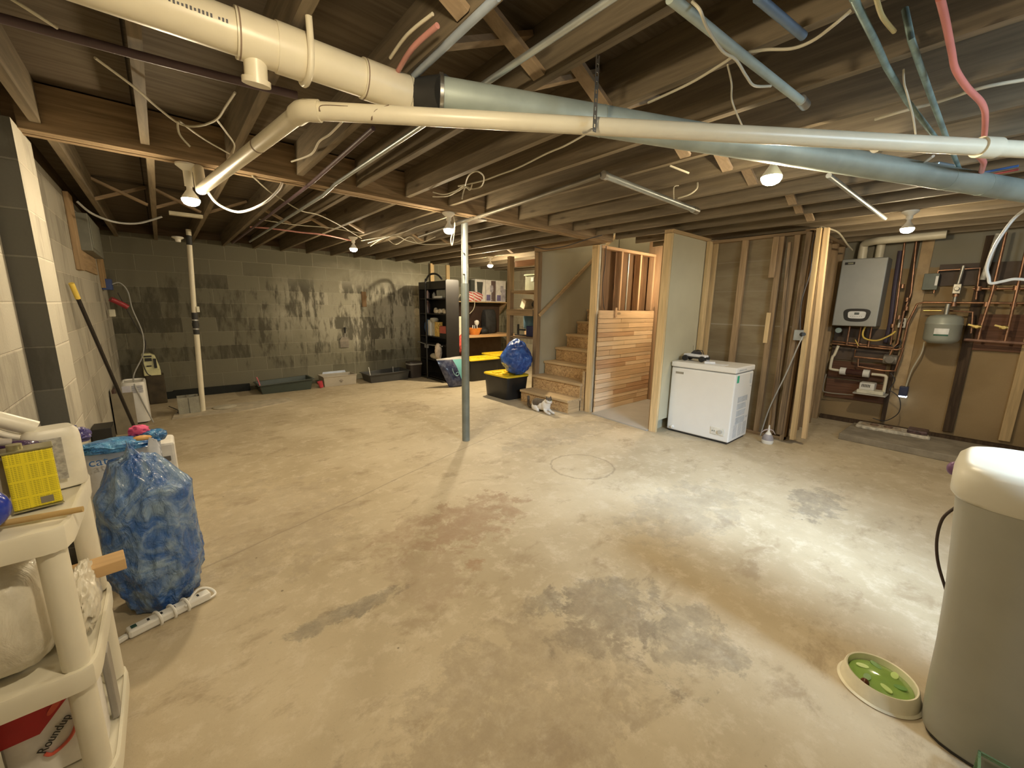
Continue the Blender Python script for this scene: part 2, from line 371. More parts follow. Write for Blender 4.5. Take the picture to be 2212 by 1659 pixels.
b = MB(); b.box(X0 - 0.2, X1 + 0.2, Y1 - 0.02, Y1 + 0.2, 2.30, ZC); struct(b.build('trim_1', RIMW))
b = MB(); b.box(X0 - 0.2, X0 - 0.005, Y0, Y1, 2.30, ZC); struct(b.build('trim_2', wood('rim_board', (0.12, 0.08, 0.05), 0.6, 'y')))
# ceiling boards, open over the stairs
b = MB()
b.box(X0 - 0.2, 4.38, Y0 - 0.2, Y1 + 0.2, ZC, ZC + 0.04); b.box(4.38, X1 + 0.2, Y0 - 0.2, 3.46, ZC, ZC + 0.04); b.box(4.38, X1 + 0.2, 4.46, Y1 + 0.2, ZC, ZC + 0.04)
struct(b.build('ceiling', SUBF, at=(0, 0, 0)))
b = MB(); b.box(4.34, 4.38, 3.46, 4.46, ZC, 3.6); b.box(X1, X1 + 0.1, 3.46, 4.46, 2.3, 3.6); b.box(4.34, X1 + 0.1, 3.40, 3.46, ZC + 0.04, 3.6); b.box(4.34, X1 + 0.1, 4.46, 4.52, ZC + 0.04, 3.6); b.box(4.34, X1 + 0.1, 3.40, 4.52, 3.6, 3.65)
struct(b.build('wall_upper_stairwell', DRYWALL, at=(0, 0, 0)))
# wall behind the boiler
def m_brownwall():
    m = bpy.data.materials.new('brown_board_wall'); t, n, l, b = nt(m); v = coord(t); s = xyz(t, v)
    g = nz(t, v, 1.8, 5); f = nz(t, v, 120, 3)
    c = mix(t, ramp(t, g, 0.35, 0.65), (0.33, 0.235, 0.125), (0.40, 0.29, 0.16))
    c = mix(t, mth(t, 'MULTIPLY', f, 0.3), c, (0.22, 0.16, 0.09))
    blk = nz(t, v, 3.5, 3)
    c = mix(t, ramp(t, mth(t, 'ADD', s[2], mth(t, 'MULTIPLY', blk, 0.06)), 1.93, 1.95), c, (0.30, 0.28, 0.22))
    l.new(c, b.inputs['Base Color']); b.inputs['Roughness'].default_value = 0.9; b.inputs['Specular IOR Level'].default_value = 0.15
    return m
b = MB(); b.box(X1, X1 + 0.2, Y0, Y1, 0, ZC); struct(b.build('wall_right', m_brownwall(), at=(0, 0, 0)))
# wall beside the camera with the high basement window
b = MB()
b.box(X0, 1.35, Y0 - 0.2, Y0, 0, ZC); b.box(2.55, X1, Y0 - 0.2, Y0, 0, ZC); b.box(1.35, 2.55, Y0 - 0.2, Y0, 0, 1.72); b.box(1.35, 2.55, Y0 - 0.2, Y0, 2.24, ZC)
struct(b.build('wall_front', LEFTB, at=(0, 0, 0)))
wf = thing('window_1', None, None, (1.95, Y0 - 0.1, 1.72)); struct(wf)
b = MB(); b.box(1.35, 1.39, Y0 - 0.14, Y0 - 0.06, 1.72, 2.24); b.box(2.51, 2.55, Y0 - 0.14, Y0 - 0.06, 1.72, 2.24); b.box(1.39, 2.51, Y0 - 0.14, Y0 - 0.06, 1.72, 1.76); b.box(1.39, 2.51, Y0 - 0.14, Y0 - 0.06, 2.20, 2.24); b.box(1.93, 1.97, Y0 - 0.13, Y0 - 0.07, 1.76, 2.20)
b.build('window_frame', WHITEP, wf)

# joists
JX = [-0.34, 0.05, 0.43, 0.81, 1.20, 1.58, 1.97, 2.36, 2.76, 3.17, 3.56, 3.96, 4.34, 4.78, 5.20, 5.60, 6.0, 6.42]
ORD = 'first second third fourth fifth sixth seventh eighth ninth tenth eleventh twelfth thirteenth fourteenth fifteenth sixteenth seventeenth eighteenth'.split()
for i, x in enumerate(JX):
    b = MB(); b.box(x - 0.037, x, Y0 + 0.01, 3.10, ZJ, ZC - 0.001)
    o = b.build('ceiling_joist', JOIST, at=(x, 0, ZJ))
    tag(o, 'brown ceiling joist on the near side of the beam, %s counted from the left wall' % ORD[i], 'joist', 'near ceiling joists')
    b = MB()
    if x > 4.4: b.box(x - 0.02, x + 0.017, 4.50, Y1 - 0.03, ZJ, ZC - 0.001)
    else: b.box(x - 0.02, x + 0.017, 3.25, Y1 - 0.03, ZJ, ZC - 0.001)
    o = b.build('ceiling_joist', JOIST, at=(x, 0, ZJ))
    tag(o, 'brown ceiling joist beyond the wooden beam, %s counted from the left wall' % ORD[i], 'joist', 'far ceiling joists')
bm_ = thing('support_beam', 'long built-up wooden beam of three planks crossing the ceiling under the joists', 'beam', (1.9, 3.17, 2.20))
for k in range(3):
    b = MB(); b.box(-0.47 if k == 1 else -0.42, 4.27, 3.105 + k * 0.045, 3.145 + k * 0.045, 2.195 + 0.003 * (k % 2), 2.41)
    b.build('beam_plank', wood('beam_wood', (0.40, 0.285, 0.17), 0.5, 'x'), bm_)
b = MB(); b.box(4.28, 4.34, 3.27, 4.5, 2.2, 2.41); struct(b.build('trim_3', OLDY))
# diagonal bridging between the joists
br_m = wood('bridging_wood', (0.42, 0.31, 0.2), 0.7, 'x')
nb = 0
for row, y in (('near', 1.22), ('far', 5.05)):
    for i in range(len(JX) - 1):
        if row == 'near' and JX[i] > 4.5: continue
        if row == 'far' and JX[i] > 4.0: continue
        xa = JX[i] + 0.002; xb = JX[i + 1] - 0.04
        jit = 0.05 * math.sin(i * 2.3)
        for k in (0, 1):
            if (i * 3 + k * 5 + (row == 'far')) % 4 == 3: continue
            z0, z1 = (ZJ + 0.012, ZC - 0.02) if k else (ZC - 0.02, ZJ + 0.012)
            b = MB(); b.bar((xa, y + jit + (0.035 if k else -0.035), z0), (xb, y + jit + (0.035 if k else -0.035), z1), 0.058, 0.018, up=(0, 0, 1))
            o = b.build('joist_bridging', br_m)
            tag(o, '%s wooden strut between %s and %s ceiling joists, %s row' % ('rising' if k else 'falling', ORD[i], ORD[i + 1], row), 'strut', 'diagonal bridging struts in the %s row' % row)

# ---------------------------------------------------------------- light bulbs
BULBM = bpy.data.materials.new('lit_bulb'); t, n, l, bb = nt(BULBM)
em = n.new('ShaderNodeEmission'); em.inputs[0].default_value = (*WARM, 1); em.inputs[1].default_value = BULB_E
l.new(em.outputs[0], n['Material Output'].inputs[0])
PORC = mat('porcelain', (0.8, 0.78, 0.7), 0.3, var=0.02)
BULBN = BULBM.copy(); BULBN.name = 'lit_bulb_bright'; BULBN.node_tree.nodes['Emission'].inputs[1].default_value = BULB_E * 4.2
def lamp(x, y, label, ztop=ZJ, drop=0.0, k=1.0):
    t_ = thing('ceiling_lampholder', label, 'lamp', (x, y, ztop - 0.19 - drop), group='bare bulbs in porcelain lampholders')
    b = MB(); b.lathe([(0.0, 0), (0.055, -0.002), (0.055, -0.012), (0.034, -0.03), (0.022, -0.04), (0.022, -0.068 - drop), (0.0, -0.069 - drop)], (x, y, ztop - 0.001)); b.build('lampholder_base', PORC, t_, sm=SM)
    z = ztop - 0.068 - drop
    b = MB(); b.lathe([(0.0, 0), (0.014, 0), (0.015, -0.02), (0.042, -0.062), (0.045, -0.072), (0.0, -0.0721)], (x, y, z)); b.build('bulb_body', WHITEP, t_, sm=SM)
    b = MB(); b.lathe([(0.0, -0.0722), (0.045, -0.0722), (0.044, -0.084), (0.036, -0.099), (0.02, -0.108), (0.0, -0.111)], (x, y, z), seg=16); b.build('bulb_dome', BULBN if k > 1 else BULBM, t_, sm=1.5)
lamp(0.205, 3.19, 'bare lit bulb under a white lampholder near the end of the angled white pipe', 2.195, 0.055)
lamp(1.98, 3.17, 'bare lit bulb on the wooden beam right beside the steel post', 2.195)
lamp(1.92, 5.32, 'bare lit bulb in front of the stained back block wall')
lamp(4.32, 5.62, 'bare lit bulb over the storage nook with the workbench', k=2)
lamp(2.34, 0.79, 'bare lit bulb hanging below the joists under the long silver pipe', ZJ, 0.045)
lamp(4.78, 0.54, 'bare lit bulb in front of the wall-hung grey boiler')
lamp(0.30, 0.62, 'bare lit bulb above the white drain pipes over the camera')
lamp(5.35, 2.75, 'bare lit bulb inside the small closet beside the stairs')


# ---------------------------------------------------------------- stairs
SCREW = STEEL
OSB = bpy.data.materials.new('chip_board'); t, n, l, bb = nt(OSB)
v = coord(t, (1, 1, 1.6)); vo = n.new('ShaderNodeTexVoronoi'); l.new(v, vo.inputs['Vector']); vo.inputs['Scale'].default_value = 34
vn = nz(t, v, 16, 5, 0.7, 2.0)
c = mix(t, ramp(t, vn, 0.3, 0.7), (0.20, 0.10, 0.035), (0.72, 0.50, 0.25)); hs = n.new('ShaderNodeSeparateColor'); l.new(vo.outputs['Color'], hs.inputs[0])
c = mix(t, mth(t, 'MULTIPLY', hs.outputs[0], 0.45), c, (0.60, 0.40, 0.2)); l.new(c, bb.inputs['Base Color']); bb.inputs['Roughness'].default_value = 0.7
st = thing('staircase', 'open wooden staircase with chipboard risers climbing away beside the planked wall', 'stairs', (4.0, 3.94, 0))
NST = 10
for i in range(NST):
    nx = 3.97 + 0.247 * i; tz = 0.18 + 0.2 * i
    b = MB(); b.box(nx, min(nx + 0.285, 6.6), 3.462 if i < 2 else 3.475, 4.42, tz - 0.035, tz); b.build('tread', PINEY if i > 3 else wood('tread_wood', (0.66, 0.48, 0.27), 0.75, 'y'), st, bev=0.004)
    b = MB(); b.box(nx + 0.025, nx + 0.04, 3.475, 4.415, max(0, tz - 0.2), tz - 0.036); b.build('riser', OSB, st)
b = MB()
for (x0, x1, z0, z1) in ((4.01, 4.25, 0, 0.144), (4.235, 4.31, 0.0, 0.344)): b.box(x0, x1, 3.475, 3.49, z0, z1)
b.build('side_panel', PINEX, st)
b = MB(); b.box(4.27, 4.46, 3.44, 3.474, 0.0, 0.55); b.build('skirt_board', PINEX, st)
b = MB(); b.bar((4.25, 4.405, 0.15), (6.45, 4.405, 1.93), 0.02, 0.26, up=(0, 1, 0)) if False else b.box(4.30, 6.5, 4.40, 4.415, 0.0, 0.2)
b.build('stringer', PINEX, st)
b = MB(); b.bar((4.30, 4.375, 1.28), (6.2, 4.375, 2.72), 0.035, 0.045); o = b.build('handrail', PINEX, st, bev=0.004)
for xx in (4.6, 5.4):
    b = MB(); zz = 1.28 + (xx - 4.30) * 0.758; b.box(xx, xx + 0.03, 4.375, 4.44, zz - 0.04, zz - 0.015); b.build('rail_bracket', STEEL, st)
# wall left of the stairs (drywall on studs) and its posts
b = MB(); b.box(4.37, X1, 4.44, 4.452, 0, ZC); struct(b.build('wall_stairs', DRYWALL, at=(0, 0, 0)))
b = MB(); b.box(6.3, 6.312, 3.5, 4.44, 1.9, 3.6); struct(b.build('wall_stair_head', DRYWALL, at=(0, 0, 0)))
def post(name, x0, x1, y0, y1, z0, z1, m, label, cat='post', group=None):
    b = MB(); b.box(x0, x1, y0, y1, z0, z1); return tag(b.build(name, m, bev=0.003), label, cat, group)
post('wall_post', 4.29, 4.368, 4.418, 4.50, 0, 2.195, OLDW, 'brown wooden post at the left edge of the staircase beside the blue bag')
post('wall_post', 4.27, 4.31, 3.33, 3.415, 0, 2.19, PINE, 'knotty yellow wooden post at the right edge of the stairs')
post('wall_post', 4.315, 4.352, 3.33, 3.415, 0, 2.19, mat('painted_board', (0.62, 0.58, 0.48), 0.7), 'whitish post doubled behind the knotty yellow stair post')
# partition clad with scrap strips, between stairs and closet
random.seed(4)
pw = thing('planked_partition', 'low wall clad with pale wooden strips of mixed length beside the staircase', 'wall panel', (4.9, 3.28, 0))
rows = [0.0, 0.085, 0.155, 0.20, 0.27, 0.33, 0.40, 0.45, 0.53, 0.60, 0.655, 0.72, 0.77, 0.845, 0.90, 0.965, 1.02, 1.085, 1.135, 1.205, 1.265, 1.375]
PLK = [wood('strip_wood_a', (0.80, 0.62, 0.42), 0.85, 'x'), wood('strip_wood_b', (0.74, 0.53, 0.33), 0.8, 'x'), wood('strip_wood_c', (0.62, 0.40, 0.24), 0.75, 'x')]
for k in range(len(rows) - 1):
    cuts = [4.305, 5.62] if k == len(rows) - 2 else sorted([4.305 + random.uniform(0, 0.006), 5.62] + [random.uniform(4.55, 5.5) for _ in range(random.choice((1, 1, 2)))])
    for a, c in zip(cuts, cuts[1:]):
        if c - a < 0.05: continue
        b = MB(); yy = random.uniform(0, 0.006); b.box(a + 0.001, c - 0.001, 3.272 - yy, 3.292, rows[k] + 0.0025, rows[k + 1] - 0.0025)
        b.build('strip', random.choice(PLK[:2] + PLK), pw)
b = MB(); b.box(4.62, 4.66, 3.250, 3.2655, 1.29, 1.41); b.build('nailed_block', PEACH, pw)
# studs of the stair side wall above it
for k, x in enumerate((4.36, 4.80, 5.26, 5.62)):
    wdt = 0.036
    post('wall_stud', x, x + wdt, 3.33, 3.415, 1.378 if k else 1.378, 2.155, PEACH if k else OLDW, 'wooden stud above the planked partition, %s counted from the stairs' % ORD[k], 'stud', 'studs over the planked partition')
b = MB(); b.box(4.36, 6.3, 3.33, 3.415, 2.156, 2.192); struct(b.build('trim_4', PEACHX))
b = MB(); b.cyl((5.02, 3.37, 1.38), (5.02, 3.37, 2.15), 0.012); tag(b.build('steel_conduit_riser', CONDUIT), 'thin vertical steel conduit standing between the studs over the planked partition', 'pipe')
b = MB(); b.box(4.46, 6.3, 3.44, 3.452, 0.0, 2.2); struct(b.build('wall_stair_side', wood('dark_board', (0.22, 0.125, 0.065), 0.6, 'z'), at=(0, 0, 0)))
b = MB(); b.box(5.66, 5.68, 2.36, 3.45, 0, 2.42); struct(b.build('wall_closet_back', PEACH, at=(0, 0, 0)))
b = MB(); b.tube([(4.40, 3.30, 2.18), (4.405, 3.305, 1.95), (4.37, 3.30, 1.72), (4.40, 3.30, 1.5), (4.45, 3.31, 1.39)], 0.005); tag(b.build('black_cable', DARKC), 'thin black cable hanging against the whitish post over the planked partition', 'cable')
# closet slab
b = MB(); b.prism([(4.235, 3.265), (4.135, 2.38), (5.62, 2.38), (5.62, 3.265)], Matrix.Translation((0, 0, 0.0)), 0.014)
tag(b.build('closet_slab', mat('grey_slab', (0.42, 0.40, 0.36), 0.75, var=0.06, scale=3)), 'pale grey slab on the floor of the closet beside the stairs', 'slab')
# closet side wall: jamb post, drywall sheet, top plate, end studs
post('door_jamb', 4.165, 4.203, 2.285, 2.372, 0, 2.20, PINE, 'knotty yellow jamb post left of the white freezer', 'post')
post('door_jamb', 4.18, 4.20, 2.373, 2.39, 0.0, 2.1, OLDW, 'thin splintered strip nailed along the closet side of the jamb', 'strip')
b = MB(); b.box(4.204, 5.03, 2.283, 2.297, 0.14, 2.19); b.box(4.204, 5.6, 2.36, 2.372, 0.0, 2.19); struct(b.build('wall_closet', DRYWALL, at=(0, 0, 0)))
b = MB(); b.box(4.165, 5.06, 2.27, 2.372, 2.192, 2.228); struct(b.build('trim_5', PINEX))
post('wall_stud', 4.955, 5.04, 2.235, 2.275, 0, 2.19, PINE, 'pale stud at the far edge of the drywall sheet behind the freezer', 'stud')
post('wall_stud', 5.06, 5.10, 2.19, 2.25, 0, 2.17, PINE, 'pale stud standing just right of the drywall sheet', 'stud')
# wall behind the freezer
def m_paper():
    m = bpy.data.materials.new('unpainted_board_backing'); t, n, l, b = nt(m); v = coord(t); s = xyz(t, v)
    g = nz(t, coord(t, (1, 1, 4)), 2.2, 5); f = nz(t, v, 90, 3); q = nz(t, coord(t, (0.4, 0.4, 3)), 6, 4)
    c = mix(t, ramp(t, g, 0.35, 0.65), (0.26, 0.20, 0.12), (0.33, 0.265, 0.165)); c = mix(t, mth(t, 'MULTIPLY', f, 0.25), c, (0.18, 0.14, 0.09))
    for z, k in ((1.24, 0.55), (1.62, 0.12), (1.95, 0.15), (1.80, 0.1), (0.9, 0.12)):
        d = mth(t, 'ABSOLUTE', mth(t, 'SUBTRACT', mth(t, 'ADD', s[2], mth(t, 'MULTIPLY', q, 0.01)), z)); c = mix(t, mth(t, 'MULTIPLY', ramp(t, d, 0.008, 0.003), k), c, (0.55, 0.5, 0.42))
    l.new(c, b.inputs['Base Color']); b.inputs['Roughness'].default_value = 0.85; b.inputs['Specular IOR Level'].default_value = 0.2; return m
b = MB(); b.box(5.10, 5.115, 1.245, 2.26, 0, 2.20); b.box(5.115, 6.6, 1.35, 1.362, 0, 2.2); struct(b.build('wall_center', m_paper(), at=(0, 0, 0)))
b = MB(); b.box(5.03, 5.10, 1.245, 2.19, 0.0, 0.036); struct(b.build('baseboard_center', OLDY))
b = MB(); b.box(5.02, 5.10, 1.245, 2.26, 2.17, 2.2); struct(b.build('trim_6', OLDY))
post('wall_stud', 5.03, 5.10, 1.855, 1.915, 0.037, 2.17, OLDW, 'brown stud on the wall behind the freezer, rising behind the white controller', 'stud')
post('wall_stud', 5.03, 5.10, 1.50, 1.555, 0.037, 2.17, OLDW, 'brown stud with a short board nailed to it, right of the freezer', 'stud')
post('nailed_board', 5.01, 5.03, 1.53, 1.57, 1.05, 1.38, PINE, 'short pale board nailed low on the stud right of the freezer', 'board')
post('nailed_board', 5.005, 5.03, 1.545, 1.60, 1.75, 2.17, OLDW, 'short board nailed to the upper part of the stud right of the freezer', 'board')
post('wall_stud', 5.03, 5.10, 1.36, 1.415, 0.037, 2.17, OLDW, 'dark weathered stud beside the corner of the freezer wall', 'stud')
post('wall_post', 5.02, 5.115, 1.245, 1.285, 0.0, 2.2, OLDW, 'dark brown corner post behind the leaning pale boards', 'post')
for k, x in enumerate((5.22, 5.62, 5.80, 6.12, 6.46)):
    post('wall_stud', x, x + 0.045, 1.262, 1.348, 0.0 if k else 0.0, 2.19, OLDW if k in (0, 3) else wood('mid_wood', (0.50, 0.35, 0.2), 0.6, 'z'), 'stud of the side wall left of the boiler, %s counted from the leaning boards' % ORD[k], 'stud', 'studs left of the boiler')
b = MB(); b.box(5.115, 6.6, 1.262, 1.348, 2.192, 2.228); struct(b.build('trim_7', OLDX))
b = MB(); b.box(5.115, 6.6, 1.355, 1.36, 0, 2.19); struct(b.build('wall_center_side', wood('brown_boards', (0.34, 0.21, 0.12), 0.5, 'z'), at=(0, 0, 0)))
# loose boards leaning on that corner
def lean(a, c, wd, th, m, label):
    b = MB(); b.bar(a, c, wd, th, up=(1, 0.0, 0)); return tag(b.build('leaning_board', m, bev=0.002), label, 'board')
lean((5.000, 1.158, 0.050), (4.97, 1.19, 2.20), 0.038, 0.085, PINE, 'pale board leaning on the corner with the electrical box on it, left one')
lean((5.060, 1.071, 0.071), (5.0, 1.14, 2.20), 0.04, 0.06, wood('fresh_pine', (0.72, 0.54, 0.32), 0.8, 'z'), 'brightest pale board leaning on the corner left of the boiler')
lean((5.000, 1.287, 0.069), (4.985, 1.275, 2.18), 0.05, 0.03, wood('weathered_wood', (0.36, 0.25, 0.15), 0.4, 'z'), 'dark weathered board leaning beside the pale ones')
lean((5.020, 1.360, 0.063), (5.0, 1.44, 2.1), 0.03, 0.02, wood('weathered_wood', (0.36, 0.25, 0.15), 0.4, 'z'), 'narrow weathered board leaning between the freezer wall and the corner')
lean((5.18, 1.20, 0.0), (5.18, 1.225, 2.2), 0.03, 0.12, wood('mid_wood', (0.50, 0.35, 0.2), 0.6, 'z'), 'wide brown board standing against the side wall behind the leaning boards')
bx = thing('junction_box', 'grey metal electrical box on the leaning board right of the freezer', 'electrical box', (4.90, 1.20, 1.12))
b = MB(); b.rbox((4.925, 1.225, 1.16), (0.045, 0.075, 0.105)); b.build('box_body', mat('zinc', (0.35, 0.38, 0.40), 0.45, 0.6), bx, bev=0.003)
b = MB(); b.cyl((4.895, 1.19, 1.17), (4.86, 1.165, 1.175), 0.022, 0.018); b.build('plug', BLACK, bx)
b = MB(); b.tube([(4.87, 1.17, 1.165), (4.86, 1.20, 1.05), (4.90, 1.28, 0.75), (4.95, 1.40, 0.35), (4.98, 1.46, 0.012)], 0.006); tag(b.build('grey_cable', mat('grey_cord', (0.4, 0.4, 0.38), 0.5)), 'grey cord running from the metal electrical box down to the floor', 'cord')
b = MB(); b.tube([(4.93, 1.22, 1.22), (4.915, 1.24, 1.5), (4.93, 1.205, 1.8), (4.96, 1.23, 2.05), (4.95, 1.20, 2.21)], 0.006); tag(b.build('black_cable', DARKC), 'dark cable rising along the leaning boards from the electrical box', 'cable')
b = MB(); b.tube([(4.98, 1.19, 2.21), (5.3, 1.12, 2.2), (5.7, 1.1, 2.12), (6.1, 1.12, 2.1)], 0.008); tag(b.build('beige_cable', CABLE), 'beige cable sagging from the leaning boards toward the boiler', 'cable')

# ---------------------------------------------------------------- chest freezer
FRW = mat('freezer_white', (0.80, 0.79, 0.77), 0.32, var=0.01, spec=0.5)
fz = thing('chest_freezer', 'white chest freezer standing against the unfinished wall right of the closet', 'freezer', (4.62, 1.92, 0))
b = MB(); b.box(4.375, 4.865, 1.572, 2.262, 0.022, 0.752); b.build('cabinet', FRW, fz, bev=0.012)
b = MB(); b.box(4.39, 4.85, 1.59, 2.245, 0.0, 0.022); b.build('plinth', BLACK, fz)
b = MB(); b.box(4.382, 4.86, 1.58, 2.255, 0.752, 0.762); b.build('gasket', mat('grey_gasket', (0.25, 0.25, 0.25), 0.6), fz)
b = MB(); b.box(4.365, 4.87, 1.565, 2.268, 0.762, 0.822); b.build('lid', FRW, fz, bev=0.012)
b = MB(); b.box(4.372, 4.376, 2.12, 2.21, 0.685, 0.708); b.build('badge', mat('badge_silver', (0.42, 0.41, 0.38), 0.35, 0.7), fz)
pn = (b := MB()) and b.box(4.367, 4.376, 1.62, 1.76, 0.085, 0.165).build('control_panel', mat('panel_white', (0.74, 0.72, 0.66), 0.4), fz, bev=0.002)
b = MB(); b.cyl((4.367, 1.66, 0.125), (4.352, 1.66, 0.125), 0.022); b.build('thermostat_knob', mat('knob_grey', (0.5, 0.49, 0.45), 0.4), pn, sm=SM)
b = MB(); b.box(4.365, 4.3675, 1.715, 1.725, 0.118, 0.128); b.box(4.365, 4.3675, 1.735, 1.745, 0.118, 0.128); b.build('indicator', mat('indicator_dark', (0.08, 0.12, 0.1), 0.4), pn)
b = MB(); b.cyl((4.375, 2.19, 0.06), (4.352, 2.19, 0.06), 0.016, 0.012); b.build('drain_plug', FRW, fz, sm=SM)
b = MB(); b.box(4.42, 4.47, 1.569, 1.5735, 0.66, 0.735); b.build('green_sticker', mat('sticker_green', (0.05, 0.42, 0.25), 0.5), fz)
lb = mat('label_grey', (0.50, 0.52, 0.55), 0.6)
b = MB()
for k in range(24):
    if k in (5, 11, 17): continue
    z = 0.49 - k * 0.0125; b.box(4.50, 4.74 + (0.02 if k < 6 else 0.012 * math.sin(k * 7)), 1.5695, 1.5725, z, z + 0.008)
b.build('text_label', lb, fz)
b = MB(); b.box(4.77, 4.83, 1.5695, 1.5725, 0.62, 0.73); b.box(4.80, 4.84, 1.5695, 1.5725, 0.585, 0.595); b.box(4.78, 4.81, 1.5695, 1.5725, 0.24, 0.26); b.build('rating_label', mat('label_pale', (0.58, 0.60, 0.62), 0.6), fz)
b = MB()
for k in range(11):
    for x in (4.47, 4.60, 4.72): b.box(x, x + 0.09, 1.569, 1.5735, 0.06 + k * 0.013, 0.063 + k * 0.013)
b.build('vent_slots', mat('slot_grey', (0.45, 0.46, 0.48), 0.6), fz)
b = MB(); b.box(4.43, 4.62, 1.563, 1.566, 0.785, 0.797); b.build('lid_label', lb, fz)
# toy truck and controller on the freezer
TR = thing('toy_truck', 'white remote-control toy truck with big black wheels on the freezer', 'toy car', (4.62, 2.08, 0.822))
WT = mat('truck_white', (0.78, 0.78, 0.82), 0.35); TY = mat('tyre', (0.02, 0.02, 0.02), 0.7, bmp=0.4, bscale=200)
yA, yB = 2.195, 2.005  # wheels run along y
for nm, yy in (('front', yA), ('rear', yB)):
    for xx in (4.53, 4.66):
        b = MB(); b.lathe([(0.0, -0.017), (0.013, -0.016), (0.022, -0.019), (0.031, -0.013), (0.032, 0.0), (0.031, 0.013), (0.022, 0.019), (0.013, 0.016), (0.0, 0.017)], (xx, yy, 0.855), rot=(0, PI / 2, 0)); b.build('wheel', TY, TR, sm=SM)
b = MB(); b.box(4.555, 4.635, 1.985, 2.215, 0.85, 0.872); b.box(4.575, 4.615, 1.97, 2.23, 0.862, 0.876); b.build('chassis', BLACK, TR, bev=0.004)
b = MB(); b.prism([(-0.125, 0.0), (-0.12, 0.024), (-0.04, 0.03), (0.05, 0.036), (0.125, 0.03), (0.13, 0.0)], Matrix(((0, 0, 1, 4.55), (1, 0, 0, 2.10), (0, 1, 0, 0.872), (0, 0, 0, 1))), 0.09)
b.build('body_shell', WT, TR, bev=0.006)
b = MB(); b.prism([(-0.045, 0.0), (-0.025, 0.03), (0.035, 0.032), (0.065, 0.0)], Matrix(((0, 0, 1, 4.56), (1, 0, 0, 2.09), (0, 1, 0, 0.905), (0, 0, 0, 1))), 0.07)
b.build('cabin_window', mat('dark_window', (0.05, 0.05, 0.06), 0.15), TR, bev=0.004)
b = MB(); b.tube([(4.565, 2.03, 0.90), (4.565, 2.05, 0.943), (4.565, 2.11, 0.945), (4.565, 2.135, 0.92)], 0.004, 6, smooth=False); b.tube([(4.627, 2.03, 0.90), (4.627, 2.05, 0.943), (4.627, 2.11, 0.945), (4.627, 2.135, 0.92)], 0.004, 6, smooth=False); b.build('roll_cage', BLACK, TR)
b = MB(); b.tube([(4.64, 2.16, 0.9), (4.65, 2.17, 0.99)], 0.0015, 6); b.build('antenna', BLACK, TR)
rc = thing('remote_control', 'small white hand controller lying beside the toy truck on the freezer', 'controller', (4.50, 1.90, 0.822))
b = MB(); b.rbox((4.50, 1.90, 0.834), (0.07, 0.11, 0.024), (0, 0, 0.4)); b.build('handset', mat('controller_white', (0.80, 0.82, 0.88), 0.35), rc, bev=0.008)
b = MB(); b.cyl((4.49, 1.92, 0.845), (4.49, 1.92, 0.86), 0.016); b.build('steering_wheel', mat('controller_grey', (0.35, 0.35, 0.4), 0.4), rc)
b = MB(); b.box(4.43, 4.55, 1.72, 1.85, 0.8225, 0.8245); tag(b.build('folded_paper', mat('paper_white', (0.82, 0.84, 0.88), 0.6)), 'thin white sheet lying on the freezer lid behind the controller', 'paper')
# cat toy on the floor
egg = thing('toy_dispenser', 'small egg-shaped grey and white toy with flappy arms on the floor right of the freezer', 'toy', (4.794, 1.332, -0.000))
ex, ey, _ = (4.794, 1.332, -0.000)
b = MB(); b.lathe([(0.0, 0.0), (0.05, 0.0), (0.056, 0.02), (0.054, 0.04)], (ex, ey, 0)); b.build('white_base', WHITEP, egg, sm=SM)
b = MB(); b.lathe([(0.054, 0.04), (0.052, 0.06), (0.042, 0.085), (0.03, 0.10)], (ex, ey, 0)); b.build('grey_band', mat('lilac_grey', (0.33, 0.31, 0.34), 0.5), egg, sm=SM)
b = MB(); b.lathe([(0.03, 0.10), (0.024, 0.115), (0.012, 0.13), (0.009, 0.17), (0.006, 0.2), (0.0, 0.2)], (ex, ey, 0)); b.build('white_neck', WHITEP, egg, sm=SM)
for k, (dx, dy) in enumerate(((0.05, -0.05), (-0.05, 0.055), (0.02, 0.06))):
    b = MB(); b.tube([(ex, ey, 0.155), (ex + dx * 0.6, ey + dy * 0.6, 0.14), (ex + dx, ey + dy, 0.10 + 0.01 * k)], 0.007, 8, taper=0.4); b.build('arm', mat('lilac_pink', (0.5, 0.42, 0.43), 0.6), egg, sm=SM)

# ---------------------------------------------------------------- boiler corner
bo = thing('wall_boiler', 'grey wall-hung boiler with a black oval control panel', 'boiler', (6.46, 1.02, 1.23))
BG = mat('boiler_grey', (0.36, 0.37, 0.355), 0.45, 0.2, var=0.03)
b = MB(); b.box(6.30, 6.615, 0.822, 1.237, 1.235, 2.02); b.build('cabinet', BG, bo, bev=0.01)
Myz = lambda x, y, z: Matrix(((0, 0, -1, x), (-1, 0, 0, y), (0, 1, 0, z), (0, 0, 0, 1)))
def superpoly(w_, h_, p=3.2, n_=28, taper=0.0):
    out = []
    for i in range(n_):
        a = 2 * PI * i / n_; c_, s_ = math.cos(a), math.sin(a)
        x = math.copysign(abs(c_) ** (2 / p), c_) * w_; y = math.copysign(abs(s_) ** (2 / p), s_) * h_
        out.append((x * (1 + taper * y / h_), y))
    return out
b = MB(); b.prism(superpoly(0.122, 0.076, 3.4, taper=0.12), Myz(6.302, 1.015, 1.365), 0.012); p1 = b.build('control_panel', BLACK, bo, bev=0.003)
b = MB(); b.prism(superpoly(0.082, 0.043, 4.5, taper=0.05), Myz(6.2895, 1.012, 1.368), 0.004); b.build('button_plate', mat('plate_white', (0.75, 0.76, 0.76), 0.4), p1)
b = MB(); b.box(6.282, 6.2855, 0.99, 1.035, 1.37, 1.397); b.build('display', mat('lcd', (0.12, 0.14, 0.14), 0.2), p1)
